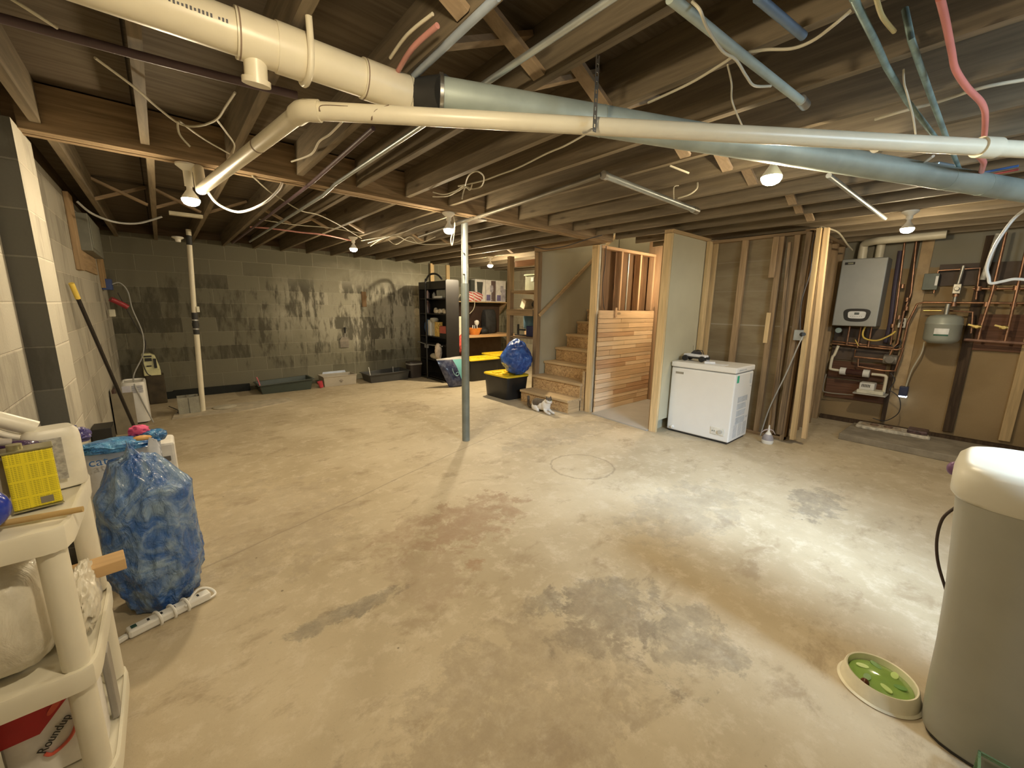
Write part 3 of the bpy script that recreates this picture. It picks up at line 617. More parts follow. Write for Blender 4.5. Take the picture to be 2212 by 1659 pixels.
b = MB(); [b.cyl((6.2855, 0.965 + 0.02 * k, 1.35), (6.283, 0.965 + 0.02 * k, 1.35), 0.004, seg=8) for k in range(6)]; b.build('buttons', mat('button_grey', (0.3, 0.3, 0.32), 0.4), p1)
b = MB(); b.box(6.296, 6.30, 1.11, 1.205, 1.955, 1.985); b.build('badge', BLACK, bo)
b = MB(); b.box(6.2945, 6.2955, 1.125, 1.175, 1.962, 1.978); b.build('badge_letters', mat('badge_olive', (0.3, 0.3, 0.2), 0.4), bo)
b = MB(); b.cyl((6.40, 1.175, 1.175), (6.37, 1.175, 1.175), 0.032); b.build('pressure_gauge', mat('gauge_face', (0.3, 0.38, 0.38), 0.3), bo, sm=SM)
fl = thing('flue_pipe', 'white elbowed plastic flue pipes rising from the top of the boiler', 'pipe', (6.45, 1.0, 2.02))
b = MB(); b.tube([(6.44, 1.08, 2.02), (6.44, 1.08, 2.13)], 0.045, 16, smooth=False); b.build('collar', PVC, fl, sm=SM)
b = MB(); b.tube([(6.44, 1.08, 2.1), (6.44, 1.08, 2.16), (6.42, 1.07, 2.20), (6.35, 1.00, 2.205), (6.28, 0.92, 2.205), (6.28, 0.80, 2.205), (6.28, 0.40, 2.21)], 0.042, 16, sub=3); b.build('exhaust_pipe', PVC, fl, sm=SM)
b = MB(); b.tube([(6.47, 0.93, 2.02), (6.47, 0.93, 2.40)], 0.04, 16, smooth=False); b.build('intake_pipe', PVC, fl, sm=SM)
# brown boards, studs and base on the boiler wall
DK = wood('dark_stud', (0.10, 0.065, 0.04), 0.5, 'z')
for k, (y0, y1) in enumerate(((0.62, 0.66), (0.05, 0.13), (-0.36, -0.28), (-0.9, -0.82))):
    post('wall_stud', 6.575, 6.618, y0, y1, 0.09, 2.2, DK if k < 2 else PINE, ('dark stud on the boiler wall below the blue socket box', 'dark stud on the boiler wall right of the round tank', 'pale stud on the boiler wall above the large bin', 'stud at the far end of the boiler wall')[k], 'stud')
b = MB(); b.box(6.56, 6.62, Y0, 1.26, 0.0, 0.05); struct(b.build('baseboard_right', DK))
RB = wood('red_brown_board', (0.20, 0.10, 0.06), 0.6, 'y')
for k, (y0, y1, z0, z1, lbl) in enumerate(((0.70, 1.25, 0.56, 0.78, 'red-brown board on the wall behind the condensate tube'), (0.63, 1.25, 0.30, 0.54, 'red-brown board low on the wall behind the small white pump'), (-1.2, 0.12, 1.02, 1.40, 'wide red-brown board behind the brass valves'), (-1.3, 0.42, 1.70, 1.93, 'dark brown board high on the wall behind the upper pipes'), (0.70, 1.25, 0.80, 1.20, 'dark board right under the boiler'))):
    b = MB(); b.box(6.582, 6.6, y0, y1, z0, z1); tag(b.build('backing_board', RB if k < 3 else mat('dark_board_paint', (0.10, 0.07, 0.05), 0.7)), lbl, 'board')
post('backing_board', 6.60, 6.615, 0.50, 0.60, 0.5, 2.3, mat('tan_board', (0.50, 0.36, 0.20), 0.7), 'pale tan upright board on the wall right of the boiler', 'board')
# copper piping
cp = thing('copper_piping', 'network of copper heating pipes with brass valves on the boiler wall', 'pipes', (6.45, 0.3, 0.7))
def pipe(pts, r=0.011, m=COPPER, nm='pipe', smooth=False):
    b = MB(); b.tube(pts, r, 10, smooth=smooth); b.build(nm, m, cp, sm=SM)
pipe([(6.47, 1.24, 1.00), (6.47, 0.62, 0.975), (6.47, 0.58, 1.0), (6.47, 0.575, 1.30), (6.47, 0.53, 1.50), (6.47, 0.48, 1.52), (6.47, -1.2, 1.50)])
pipe([(6.50, 1.24, 1.03), (6.50, 0.66, 0.995), (6.50, 0.63, 1.05), (6.50, 0.63, 1.40), (6.50, 0.60, 1.62), (6.50, 0.64, 2.2)])
pipe([(6.5, 0.69, 1.03), (6.5, 0.70, 1.5), (6.5, 0.735, 2.2)])
pipe([(6.46, 0.98, 1.235), (6.46, 0.98, 0.97)]); pipe([(6.46, 0.88, 1.235), (6.46, 0.88, 0.98)]); pipe([(6.42, 1.08, 1.235), (6.42, 1.08, 1.0)])
pipe([(6.44, 0.99, 0.95), (6.44, 0.99, 0.86), (6.44, 0.68, 0.85), (6.44, 0.66, 0.98)])
pipe([(6.45, 0.95, 0.84), (6.45, 0.94, 0.74), (6.45, 0.70, 0.72), (6.45, 0.60, 0.73), (6.45, 0.57, 1.0)])
pipe([(6.50, 0.42, 1.62), (6.50, 0.42, 1.86), (6.50, 0.12, 1.87), (6.50, 0.10, 1.55)], 0.009)
pipe([(6.46, 0.12, 1.13), (6.46, -1.2, 1.10)], 0.016, mat('rusty_pipe', (0.30, 0.17, 0.12), 0.6, 0.3, var=0.3), 'header_pipe')
pipe([(6.46, 0.02, 1.13), (6.46, 0.02, 1.28), (6.46, 0.0, 1.62), (6.46, 0.0, 2.2)], 0.012)
pipe([(6.46, -0.16, 1.12), (6.46, -0.16, 1.30), (6.46, -0.15, 2.2)], 0.012)
pipe([(6.48, 0.25, 1.50), (6.48, 0.25, 1.72), (6.48, 0.24, 1.9)], 0.016, mat('tin_pipe', (0.40, 0.38, 0.32), 0.4, 0.7), 'riser_pipe')
pipe([(6.48, 0.14, 1.66), (6.48, -1.0, 1.64)], 0.012)
pipe([(6.47, 0.47, 1.43), (6.47, 0.33, 1.43)], 0.01, BRASS); pipe([(6.47, 0.27, 1.43), (6.47, 0.10, 1.42), (6.47, 0.08, 1.2)], 0.01)
pipe([(6.50, 0.085, 1.75), (6.50, 0.05, 2.2)], 0.022, mat('valve_white', (0.62, 0.6, 0.52), 0.5, var=0.3, scale=20), 'wrapped_pipe')
for (y, z) in ((0.05, 1.27), (-0.13, 1.27)):
    b = MB(); b.cyl((6.46, y + 0.03, z), (6.46, y - 0.03, z), 0.02); b.cyl((6.46, y, z), (6.41, y, z), 0.016); b.rbox((6.40, y + 0.025, z + 0.01), (0.012, 0.08, 0.016), (0.3, 0, 0)); b.build('valve', BRASS, cp, sm=SM)
for (y, z) in ((0.25, 1.60), (0.10, 1.66), (-0.15, 1.66), (0.0, 1.66), (0.25, 1.5), (0.61, 1.45), (0.66, 1.35), (0.68, 1.7), (0.7, 1.25), (-0.16, 1.5), (0.02, 1.5), (0.62, 1.55)):
    b = MB(); b.cyl((6.475, y, z - 0.022), (6.475, y, z + 0.022), 0.024 if y < 0.3 else 0.018); b.build('fitting', COPPER, cp, sm=SM)
b = MB(); b.rbox((6.45, 0.25, 1.66), (0.06, 0.06, 0.10)); b.cyl((6.42, 0.25, 1.66), (6.38, 0.25, 1.66), 0.02); b.build('air_separator', mat('tin_pipe', (0.40, 0.38, 0.32), 0.4, 0.7), cp, bev=0.004)
b = MB(); b.cyl((6.45, 0.72, 0.86), (6.45, 0.60, 0.86), 0.055); b.cyl((6.45, 0.66, 0.86), (6.38, 0.66, 0.86), 0.042); b.build('circulator_pump', mat('pump_grey', (0.22, 0.2, 0.17), 0.5, 0.3), cp, bev=0.004)
b = MB(); b.tube([(6.52, 0.76, 2.1), (6.52, 0.75, 1.7), (6.52, 0.73, 1.3), (6.52, 0.74, 1.05)], 0.022, 10); tag(b.build('insulated_pipe', mat('purple_sleeve', (0.06, 0.045, 0.07), 0.6)), 'thick dark sleeved pipe going up the wall right of the boiler', 'pipe')
b = MB(); b.tube([(6.40, 0.93, 1.235), (6.38, 0.94, 1.15), (6.38, 0.91, 1.09), (6.38, 0.80, 1.075), (6.40, 0.70, 1.14), (6.42, 0.66, 1.19)], 0.009, 10); tag(b.build('gas_hose', mat('yellow_hose', (0.72, 0.52, 0.10), 0.45)), 'yellow flexible gas hose looping below the boiler', 'hose')
b = MB(); b.tube([(6.38, 1.0, 1.07), (6.38, 0.96, 1.0)], 0.006); tag(b.build('yellow_strip', mat('yellow_hose', (0.72, 0.52, 0.10), 0.45)), 'short yellowish rod poking out below the boiler above the copper pipes', 'rod')
# expansion tank
et = thing('expansion_tank', 'round grey expansion tank with a white label hanging below the copper pipes', 'tank', (6.33, 0.29, 1.08))
TG = mat('tank_grey', (0.36, 0.38, 0.33), 0.38, 0.15, var=0.04)
b = MB(); b.lathe([(0.0, -0.155), (0.09, -0.15), (0.13, -0.125), (0.14, -0.10), (0.141, 0.045), (0.145, 0.05), (0.145, 0.062), (0.141, 0.067), (0.138, 0.115), (0.115, 0.14), (0.07, 0.152), (0.0, 0.158)], (6.33, 0.285, 1.235), 40); b.build('shell', TG, et, sm=SM)
b = MB(); b.cyl((6.33, 0.285, 1.385), (6.33, 0.285, 1.50), 0.02); b.build('neck', mat('tin_pipe', (0.40, 0.38, 0.32), 0.4, 0.7), et, sm=SM)
b = MB()
for i in range(12):
    a0 = PI * 1.02 + 0.065 * (i - 7); a1 = a0 + 0.065; r = 0.1425
    p = [(6.33 + r * math.cos(a), 0.285 + r * math.sin(a)) for a in (a0, a1)]
    for (z0, z1) in ((1.185, 1.245),): b.bm.faces.new([b.bm.verts.new(q) for q in ((*p[0], z0), (*p[1], z0), (*p[1], z1), (*p[0], z1))])
b.build('white_label', mat('label_white', (0.8, 0.8, 0.78), 0.5), et)
b = MB()
for i in range(12):
    a0 = PI * 1.02 + 0.065 * (i - 7); a1 = a0 + 0.065; r = 0.1428
    p = [(6.33 + r * math.cos(a), 0.285 + r * math.sin(a)) for a in (a0, a1)]
    b.bm.faces.new([b.bm.verts.new(q) for q in ((*p[0], 1.168), (*p[1], 1.168), (*p[1], 1.184), (*p[0], 1.184))])
b.build('label_stripe', mat('label_green', (0.03, 0.12, 0.07), 0.5), et)
# condensate neutraliser and pump
cn = thing('condensate_line', 'white elbowed condensate tube with a dark clear filter cartridge below the boiler', 'pipe', (6.46, 0.95, 0.65))
b = MB(); b.tube([(6.45, 1.165, 0.98), (6.45, 1.19, 0.86), (6.45, 1.205, 0.83), (6.45, 1.21, 0.70), (6.45, 1.195, 0.675), (6.45, 1.10, 0.67)], 0.016, 12, sub=3); b.build('inlet_tube', PVC, cn, sm=SM)
b = MB(); b.tube([(6.45, 0.80, 0.665), (6.45, 0.70, 0.665), (6.45, 0.672, 0.655), (6.45, 0.664, 0.62), (6.45, 0.664, 0.46)], 0.016, 12, sub=3); b.build('outlet_tube', PVC, cn, sm=SM)
b = MB(); b.cyl((6.45, 1.06, 0.667), (6.45, 0.86, 0.665), 0.036); b.build('filter_cartridge', mat('smoked_brown', (0.07, 0.03, 0.025), 0.15), cn, sm=SM)
for y in (1.075, 0.85):
    b = MB(); b.cyl((6.45, y + 0.03, 0.667), (6.45, y - 0.03, 0.666), 0.046); b.build('coupling', WHITEP, cn, sm=SM)
pu = thing('condensate_pump', 'small white condensate pump on a shelf under the dark filter cartridge', 'pump', (6.45, 0.78, 0.42))
b = MB(); b.box(6.36, 6.53, 0.655, 0.90, 0.435, 0.475); b.build('reservoir', mat('cream_plastic', (0.75, 0.72, 0.58), 0.45), pu, bev=0.005)
hd = MB().box(6.37, 6.52, 0.745, 0.885, 0.475, 0.56).build('motor_housing', WHITEP, pu, bev=0.008)
b = MB(); [b.box(6.366, 6.371, 0.785 + 0.014 * k, 0.792 + 0.014 * k, 0.51, 0.545) for k in range(6)]; b.build('vent_slots', BLACK, hd)
b = MB(); b.box(6.34, 6.6, 0.63, 0.93, 0.42, 0.434); tag(b.build('pump_shelf', mat('shelf_tin', (0.5, 0.48, 0.42), 0.5)), 'thin bracket shelf carrying the small white pump', 'shelf')
b = MB(); b.tube([(6.45, 0.62, 0.50), (6.44, 0.52, 0.42), (6.45, 0.50, 0.25), (6.48, 0.60, 0.12), (6.5, 0.72, 0.12)], 0.005); b.tube([(6.47, 0.64, 0.70), (6.46, 0.59, 0.62), (6.46, 0.62, 0.5)], 0.006); tag(b.build('black_cable', DARKC), 'black cable looping out right of the small white pump', 'cable')
b = MB(); b.tube([(6.5, 1.25, 0.60), (6.5, 1.26, 0.4), (6.5, 1.20, 0.36), (6.52, 0.95, 0.37)], 0.008); tag(b.build('drain_hose', mat('grey_hose', (0.3, 0.27, 0.22), 0.5)), 'thin grey hose running down left of the small white pump', 'hose')
sb = thing('socket_box', 'dark blue electrical box with a lit strip hanging below the round tank', 'electrical box', (6.55, 0.5, 0.42))
b = MB(); b.box(6.50, 6.575, 0.465, 0.54, 0.44, 0.55); b.build('box_body', mat('navy_plastic', (0.03, 0.04, 0.10), 0.45), sb, bev=0.005)
b = MB(); b.box(6.497, 6.575, 0.467, 0.538, 0.425, 0.437); b.build('light_strip', mat('lit_strip', (0.8, 0.9, 1), emis=(0.8, 0.9, 1.0), estr=2.5), sb)
b = MB(); b.tube([(6.54, 0.49, 0.55), (6.53, 0.47, 0.75), (6.52, 0.42, 0.95), (6.52, 0.415, 1.08)], 0.007); tag(b.build('beige_cable', CABLE), 'beige cable going from the dark blue box up behind the round tank', 'cable')
gb = MB(); gb.box(6.46, 6.56, 0.40, 0.52, 1.655, 1.83); g_ = gb.build('relay_box', mat('relay_green', (0.12, 0.14, 0.11), 0.5), bev=0.004); tag(g_, 'dark green relay box with a small white label among the pipes', 'electrical box')
b = MB(); b.box(6.457, 6.4595, 0.405, 0.425, 1.70, 1.80); b.build('white_sticker', WHITEP, g_)
wo = MB().box(6.555, 6.575, 0.60, 0.665, 1.23, 1.34).build('wall_outlet', WHITEP, bev=0.003); tag(wo, 'white double socket on the wall between boiler and round tank', 'socket')
b = MB(); b.box(6.55, 6.5555, 0.617, 0.648, 1.245, 1.275); b.box(6.55, 6.5555, 0.617, 0.648, 1.295, 1.325); b.build('receptacle', BLACK, wo)
b = MB(); b.tube([(6.55, 0.632, 1.25), (6.50, 0.64, 1.15), (6.5, 0.60, 1.05), (6.5, 0.66, 1.0), (6.5, 0.72, 1.1)], 0.006); tag(b.build('black_cable', DARKC), 'black cable curling below the white double socket', 'cable')
# slab and the long tray on it
b = MB(); b.prism([(5.60, 0.875), (6.30, 0.86), (6.30, -1.0), (5.52, -1.0)], Matrix.Translation((0, 0, 0)), 0.07)
tag(b.build('equipment_slab', mat('dark_concrete', (0.27, 0.235, 0.18), 0.85, var=0.2, scale=6, bmp=0.3), bev=0.006), 'raised dark concrete slab on the floor in front of the boiler wall', 'slab')
ft = thing('light_fixture', 'long dirty white reflector tray with debris lying on the concrete slab', 'light fixture', (6.2, 0.5, 0.07))
b = MB(); b.prism([(6.03, 0.74), (6.06, 0.81), (6.28, 0.81), (6.295, 0.24), (6.05, 0.19)], Matrix.Translation((0, 0, 0.07)), 0.035); b.build('tray', mat('dirty_white', (0.60, 0.55, 0.45), 0.45, var=0.35, scale=22), ft, bev=0.008)
b = MB(); b.prism([(6.085, 0.72), (6.115, 0.775), (6.26, 0.775), (6.265, 0.44), (6.10, 0.42)], Matrix.Translation((0, 0, 0.105)), 0.004); b.build('inner_panel', mat('grimy_panel', (0.42, 0.34, 0.24), 0.5, var=0.5, scale=25), ft)
b = MB(); b.box(6.08, 6.27, 0.22, 0.38, 0.105, 0.145); b.build('torn_cover', mat('torn_dark', (0.10, 0.06, 0.06), 0.4, var=0.6, scale=40), ft, bev=0.01)
b = MB(); b.ring((6.17, 0.66, 0.113), 0.035, 0.006); b.ring((6.18, 0.54, 0.113), 0.035, 0.006); b.build('lamp_rings', mat('grime_brown', (0.2, 0.12, 0.08), 0.6), ft)


# ---------------------------------------------------------------- ceiling pipes
def printmarks(b, a, c, r, n, hh, seed):
    random.seed(seed); a = Vector(a); c = Vector(c); d = (c - a); L = d.length; d.normalize(); s_ = Vector((0, 0, 1)).cross(d).normalized()
    return a, d, L, s_
dp = thing('drain_pipe', 'thick white plastic drain pipe under the joists with a downward stub and a cleanout', 'pipe', (0.3, 1.51, 2.15))
dA, dB = Vector((-0.50, 1.53, 2.15)), Vector((0.76, 1.490, 2.15)); dd = (dB - dA).normalized()
P = lambda x: dA + dd * (x - dA.x)
b = MB(); b.tube([P(-0.50), P(0.50), P(0.66)], 0.055, 32, smooth=False); b.build('pipe', PVC, dp, sm=SM)
b = MB(); b.tube([P(0.245), P(0.435)], 0.0625, 32, smooth=False); b.tube([P(0.345), P(0.435)], 0.066, 32, smooth=False)
b.build('tee_fitting', PVC, dp, sm=SM)
b = MB(); b.cyl(P(0.29) + Vector((0, 0, -0.01)), P(0.29) + Vector((0, 0.015, -0.105)), 0.031, 0.030); b.build('stub', PVC, dp, sm=SM)
b = MB(); b.cyl(P(0.29) + Vector((0, 0.015, -0.098)), P(0.29) + Vector((0, 0.018, -0.112)), 0.038); b.build('stub_rim', PVC, dp, sm=SM)
b = MB(); b.tube([P(0.60), P(0.66), P(0.70), P(0.77)], 0.06, 32, smooth=False); b.build('adapter', PVC, dp, sm=SM)
b = MB(); b.tube([P(0.604), P(0.608)], 0.0606, 32, smooth=False); b.tube([P(0.25), P(0.254)], 0.063, 32, smooth=False); b.build('joint_line', mat('joint_brown', (0.25, 0.18, 0.12), 0.7), dp)
b = MB(); a_ = P(0.425); b.tube([a_ + Vector((0, -0.066, 0.10)), a_ + Vector((0, -0.068, 0)), a_ + Vector((0, -0.05, -0.05)), a_ + Vector((0, 0, -0.069)), a_ + Vector((0, 0.05, -0.05)), a_ + Vector((0, 0.068, 0)), a_ + Vector((0, 0.06, 0.10))], 0.010, 10); b.build('hanger_loop', PVC, dp, sm=SM)
b = MB()
random.seed(8)
for k in range(34):
    if random.random() < 0.2: continue
    a = P(-0.06 + k * 0.0085) ; ang = 0.12
    c = a + Vector((0, -math.cos(ang) * 0.0553, -0.0553 * math.sin(ang)))
    b.rbox((c.x, c.y, c.z), (0.0045, 0.0008, random.choice((0.006, 0.009, 0.009))), (0.2, 0, 0))
b.build('printed_marks', mat('ink', (0.08, 0.08, 0.09), 0.6), dp)
b = MB(); cA = P(0.77); sv = [(0.828, 1.370, 2.130), (2.629, 0.522, 2.100), (3.661, -0.017, 2.070)]
s0 = Vector(sv[0]); s1 = Vector(sv[2]); sd = (s1 - s0).normalized()
cg = thing('rubber_coupling', 'black rubber coupling joining the thick white pipe to the silver pipe', 'coupling', P(0.78))
b.tube([cA - dd * 0.01, cA + dd * 0.03, s0 + sd * 0.02], 0.0615, 32, smooth=False); b.build('sleeve', RUBBER, cg, sm=SM)
b = MB(); b.tube([cA + dd * 0.004, cA + dd * 0.014], 0.0635, 32, smooth=False); b.build('clamp', STEEL, cg, sm=SM)
b = MB(); q = s0 + sd * -0.004; b.tube([q, q + sd * 0.012], 0.0635, 32, smooth=False); b.build('clamp', STEEL, cg, sm=SM)
sp = thing('metal_drain_pipe', 'long pale silver metal drain pipe running diagonally under the joists', 'pipe', s0)
b = MB(); b.tube([s0, s0 + sd * 1.5, s1 + sd * 1.2], 0.054, 32, smooth=False); b.build('pipe', GALV, sp, sm=SM)
for u in (0.62, 2.55, 2.83):
    b = MB(); q = s0 + sd * u; b.tube([q, q + sd * 0.006], 0.0555, 32, smooth=False); b.build('joint_ring', GALV, sp, sm=SM)
# slim white pipe: long run, elbow and the run toward the bulb
wp = thing('white_drain_pipe', 'slim white drain pipe running across the ceiling with an elbow at its left end', 'pipe', (1.213, 1.014, 2.040))
wl_ = Vector((0.444, 1.630, 2.050)); wr_ = Vector((2.422, 0.111, 2.020)); wd = (wr_ - wl_).normalized(); we = Vector((0.255, 3.051, 2.040))
b = MB(); b.tube([wl_ + wd * 0.02, wl_ + wd * 1.2, wr_ + wd * 0.9], 0.0285, 24, smooth=False); b.build('long_run', PVC, wp, sm=SM)
b = MB(); b.tube([wl_ + wd * 0.055, wl_ + wd * 0.01, wl_ + (we - wl_).normalized() * 0.015, wl_ + (we - wl_).normalized() * 0.055], 0.034, 24, smooth=False); b.build('elbow', PVC, wp, sm=SM)
b = MB(); b.tube([wl_ + (we - wl_).normalized() * 0.03, we, we + Vector((0, 0.05, 0.0)), we + Vector((0, 0.12, 0.14))], 0.0285, 24, smooth=False); b.build('angled_run', PVC, wp, sm=SM)
b = MB(); q = wl_ + (we - wl_) * 0.32; b.tube([q, q + (we - wl_).normalized() * 0.012], 0.0293, 24, smooth=False); b.build('joint_line', mat('joint_brown', (0.25, 0.18, 0.12), 0.7), wp)
q = wr_ - wd * 0.01; b = MB(); b.tube([q, q + wd * 0.07], 0.036, 24, smooth=False); b.build('tee_fitting', PVC, wp, sm=SM)
b = MB(); q2 = Vector((2.132, 0.370, 2.030)); b.tube([q2, q2 + wd * 0.02], 0.032, 24, smooth=False); b.build('pipe_clip', mat('clip_grey', (0.3, 0.29, 0.25), 0.5, 0.4), wp)
b = MB(); b.tube([wl_ + wd * 0.05 + Vector((-0.005, -0.03, -0.012)), wl_ + wd * 0.055 + Vector((0, -0.032, 0.006)), wl_ + wd * 0.14 + Vector((-0.0, -0.031, 0.008))], 0.003, 6); b.tube([wl_ + wd * 0.22 + Vector((0, -0.02, -0.026)), wl_ + wd * 0.225 + Vector((0, -0.032, -0.004)), wl_ + wd * 0.25 + Vector((0, -0.03, 0.008)), wl_ + wd * 0.28 + Vector((0, -0.022, 0.022))], 0.003, 6)
tag(b.build('dried_vine', mat('twig_brown', (0.16, 0.11, 0.07), 0.8)), 'thin dark wire strands wrapped over the slim white pipe near its elbow', 'wire')
# perforated hanger strap
hs_ = Vector((1.202, 1.010, 2.040)); b = MB()
for k in range(9):
    z0 = 1.997 + k * 0.026
    b.box(hs_.x - 0.009, hs_.x + 0.009, hs_.y - 0.032, hs_.y - 0.030, z0, z0 + 0.014)
    b.box(hs_.x - 0.009, hs_.x - 0.004, hs_.y - 0.032, hs_.y - 0.030, z0 + 0.014, z0 + 0.026); b.box(hs_.x + 0.004, hs_.x + 0.009, hs_.y - 0.032, hs_.y - 0.030, z0 + 0.014, z0 + 0.026)
b.tube([(hs_.x, hs_.y - 0.031, 2.0), (hs_.x, hs_.y - 0.02, 2.008), (hs_.x, hs_.y, 2.008), (hs_.x, hs_.y + 0.02, 2.01)], 0.004, 6)
tag(b.build('hanger_strap', STEEL), 'perforated metal hanger strap holding the slim white pipe from a joist', 'strap')

# ---------------------------------------------------------------- conduits and copper lines
def rod(name, pts, r, m, label, cat='pipe', smooth=True, group=None):
    b = MB(); b.tube(pts, r, 12, smooth=smooth); return tag(b.build(name, m, sm=SM), label, cat, group)
cd1 = thing('steel_conduit', 'grey steel conduit running toward the camera corner above the white pipe', 'pipe', (0.95, 1.5, 2.2))
b = MB(); b.tube([(0.995, -1.0, 2.205), (0.995, 3.02, 2.205), (0.99, 3.3, 2.18), (0.985, 6.5, 2.195)], 0.011, 12, smooth=False); b.build('conduit', CONDUIT, cd1, sm=SM)
e1 = rod('steel_conduit', [(1.073, 0.649, 2.180), (1.451, 0.620, 2.180), (1.942, 0.579, 2.180)], 0.014, GALV, 'grey steel pipe crossing the ceiling from the top edge, ending above the right bulb')
b = MB(); q = Vector((1.942, 0.579, 2.180)); b.cyl(q - Vector((0.03, 0, 0)), q + Vector((0.03, 0.0, 0)), 0.018); b.build('end_cap', STEEL, e1, sm=SM)
c2 = thing('short_conduit', 'short grey metal tube hanging below the joists right of the steel post', 'pipe', (2.632, 1.648, 2.190))
b = MB(); b.tube([(2.126, 1.636, 2.190), (3.343, 1.662, 2.190)], 0.02, 14, smooth=False); b.build('tube', CONDUIT, c2, sm=SM)
b = MB(); b.tube([(2.113, 1.637, 2.190), (2.140, 1.636, 2.190)], 0.026, 14, smooth=False); b.tube([(3.318, 1.665, 2.190), (3.405, 1.668, 2.190)], 0.026, 14, smooth=False); b.build('coupling', STEEL, c2, sm=SM)
rod('short_conduit', [(3.076, 0.734, 2.190), (4.780, 0.692, 2.190)], 0.015, CONDUIT, 'short grey metal tube below the joists between the two right-hand bulbs', smooth=False)
rod('blue_pipe', [(1.267, 0.515, 2.200), (1.531, 0.480, 2.200)], 0.012, mat('blue_grey', (0.16, 0.22, 0.30), 0.45, 0.3), 'dull blue pipe crossing the joists at the top edge, ending near a cable')
rod('blue_pipe', [(0.774, 1.509, 2.200), (0.761, 0.964, 2.200)], 0.012, mat('blue_pale', (0.36, 0.42, 0.50), 0.45, 0.2), 'pale blue pipe rising behind the black rubber coupling')
rod('red_tube', [(0.713, 1.474, 2.190), (0.687, 1.300, 2.190), (0.692, 1.154, 2.190)], 0.008, mat('pink_tube', (0.55, 0.25, 0.22), 0.4), 'dull red water tube climbing from behind the thick white pipe')
rod('beige_cable', [(0.673, 1.428, 2.210), (0.662, 1.281, 2.210), (0.675, 1.150, 2.210)], 0.005, CABLE, 'pale cable beside the dull red tube above the thick white pipe', 'cable')
rod('red_tube', [P(0.42) + Vector((0, 0.062, 0.045)), P(0.58) + Vector((0, 0.066, 0.05)), P(0.72) + Vector((0, 0.05, 0.05))], 0.012, mat('pink_tube', (0.55, 0.25, 0.22), 0.4), 'dull red water tube lying along the top of the thick white pipe')
gc = mat('verdigris', (0.26, 0.36, 0.34), 0.45, 0.4, var=0.3, scale=15)
rod('grey_green_pipe', [(1.450, 0.351, 2.200), (1.752, 0.344, 2.200), (1.891, 0.338, 2.190), (2.217, 0.317, 2.180), (2.696, 0.271, 2.170)], 0.009, gc, 'grey-green pipe with bends at upper right, left one of the pair', smooth=False)
rod('grey_green_pipe', [(1.864, 0.312, 2.330), (1.827, 0.279, 2.220), (1.933, 0.266, 2.190), (2.256, 0.251, 2.170), (2.675, 0.232, 2.150), (3.309, 0.207, 2.140)], 0.009, gc, 'grey-green straight pipe at upper right, right one of the pair', smooth=False)
PEX = mat('red_pex', (0.70, 0.24, 0.20), 0.3, var=0.06)
rod('red_pex_tube', [(1.613, 0.204, 2.200), (1.746, 0.200, 2.200), (1.925, 0.194, 2.190), (2.020, 0.186, 2.170), (2.122, 0.158, 2.140), (2.255, 0.123, 2.120), (2.422, 0.115, 2.110), (2.870, 0.124, 2.110)], 0.009, PEX, 'pinkish red plastic water tube curving down to the slim white pipe')
rod('red_pex_tube', [(2.855, 0.136, 2.100), (2.953, 0.123, 2.100), (3.019, 0.119, 2.100), (3.355, 0.135, 2.120)], 0.011, PEX, 'short kinked red tube between the white and the silver pipes', smooth=False)
rod('blue_tube', [(3.491, 0.125, 2.160), (3.462, 0.012, 2.160)], 0.006, mat('blue_pex', (0.06, 0.15, 0.42), 0.35), 'thin blue water tube above the silver pipe at the right edge', smooth=False)
rod('red_tube', [(3.582, 0.126, 2.160), (3.548, 0.009, 2.160)], 0.006, mat('red_pex_dark', (0.42, 0.08, 0.07), 0.35), 'thin dark red tube beside the thin blue one at the right edge', smooth=False)
jb = MB(); q = Vector((3.268, 0.278, 2.170)); jb.rbox(q, (0.12, 0.05, 0.04), (0.2, 0.1, -0.6)); tag(jb.build('pipe_bracket', mat('bracket_grey', (0.28, 0.33, 0.36), 0.4, 0.6), bev=0.006), 'shiny blue-grey bracket wedged between the white and the silver pipes', 'bracket')
rod('purple_pipe', [(-0.5, 2.02, 2.20), (-0.2, 2.0, 2.205), (0.15, 1.96, 2.205), (0.5, 1.90, 2.205)], 0.014, mat('purple_brown', (0.10, 0.065, 0.075), 0.5), 'dark brown pipe crossing the joists at upper left behind the white pipe')

# ---------------------------------------------------------------- cables under the joists
def cable(pts, label, r=0.0045, m=None, cat='cable', nm='beige_cable'):
    b = MB(); b.tube(pts, r, 8); return tag(b.build(nm, m or CABLE, sm=SM), label, cat)
cable([(0.288, 3.226, 2.080), (0.347, 3.315, 2.020), (0.458, 3.335, 1.990), (0.562, 3.138, 2.020), (0.661, 3.132, 2.120), (0.711, 3.214, 2.200)], 'thick white cable hanging in a loop right of the bulb near the steel-free wall end'.replace(' near the steel-free wall end', ' at the angled pipe'), 0.008, CABLEW, nm='white_cable')
cable([(-0.077, 2.108, 2.210), (0.015, 2.246, 2.200), (0.080, 2.371, 2.190), (0.157, 2.477, 2.180), (0.220, 2.443, 2.180), (0.273, 2.308, 2.180), (0.293, 2.164, 2.190), (0.310, 2.030, 2.200)], 'beige cable drooping across the joists above the left bulb')
cable([(0.154, 2.475, 2.190), (0.254, 2.679, 2.200), (0.380, 2.871, 2.210)], 'beige cable going on toward the beam from the drooping cable above the left bulb', 0.004)
cable([(0.145, 2.451, 2.180), (0.149, 2.489, 2.140), (0.183, 2.501, 2.100)], 'short loose cable end dangling above the left bulb', 0.004)
cable([(0.273, 2.308, 2.180), (0.325, 2.454, 2.180), (0.369, 2.592, 2.180), (0.389, 2.805, 2.200)], 'short beige cable branching down toward the angled white pipe', 0.004)
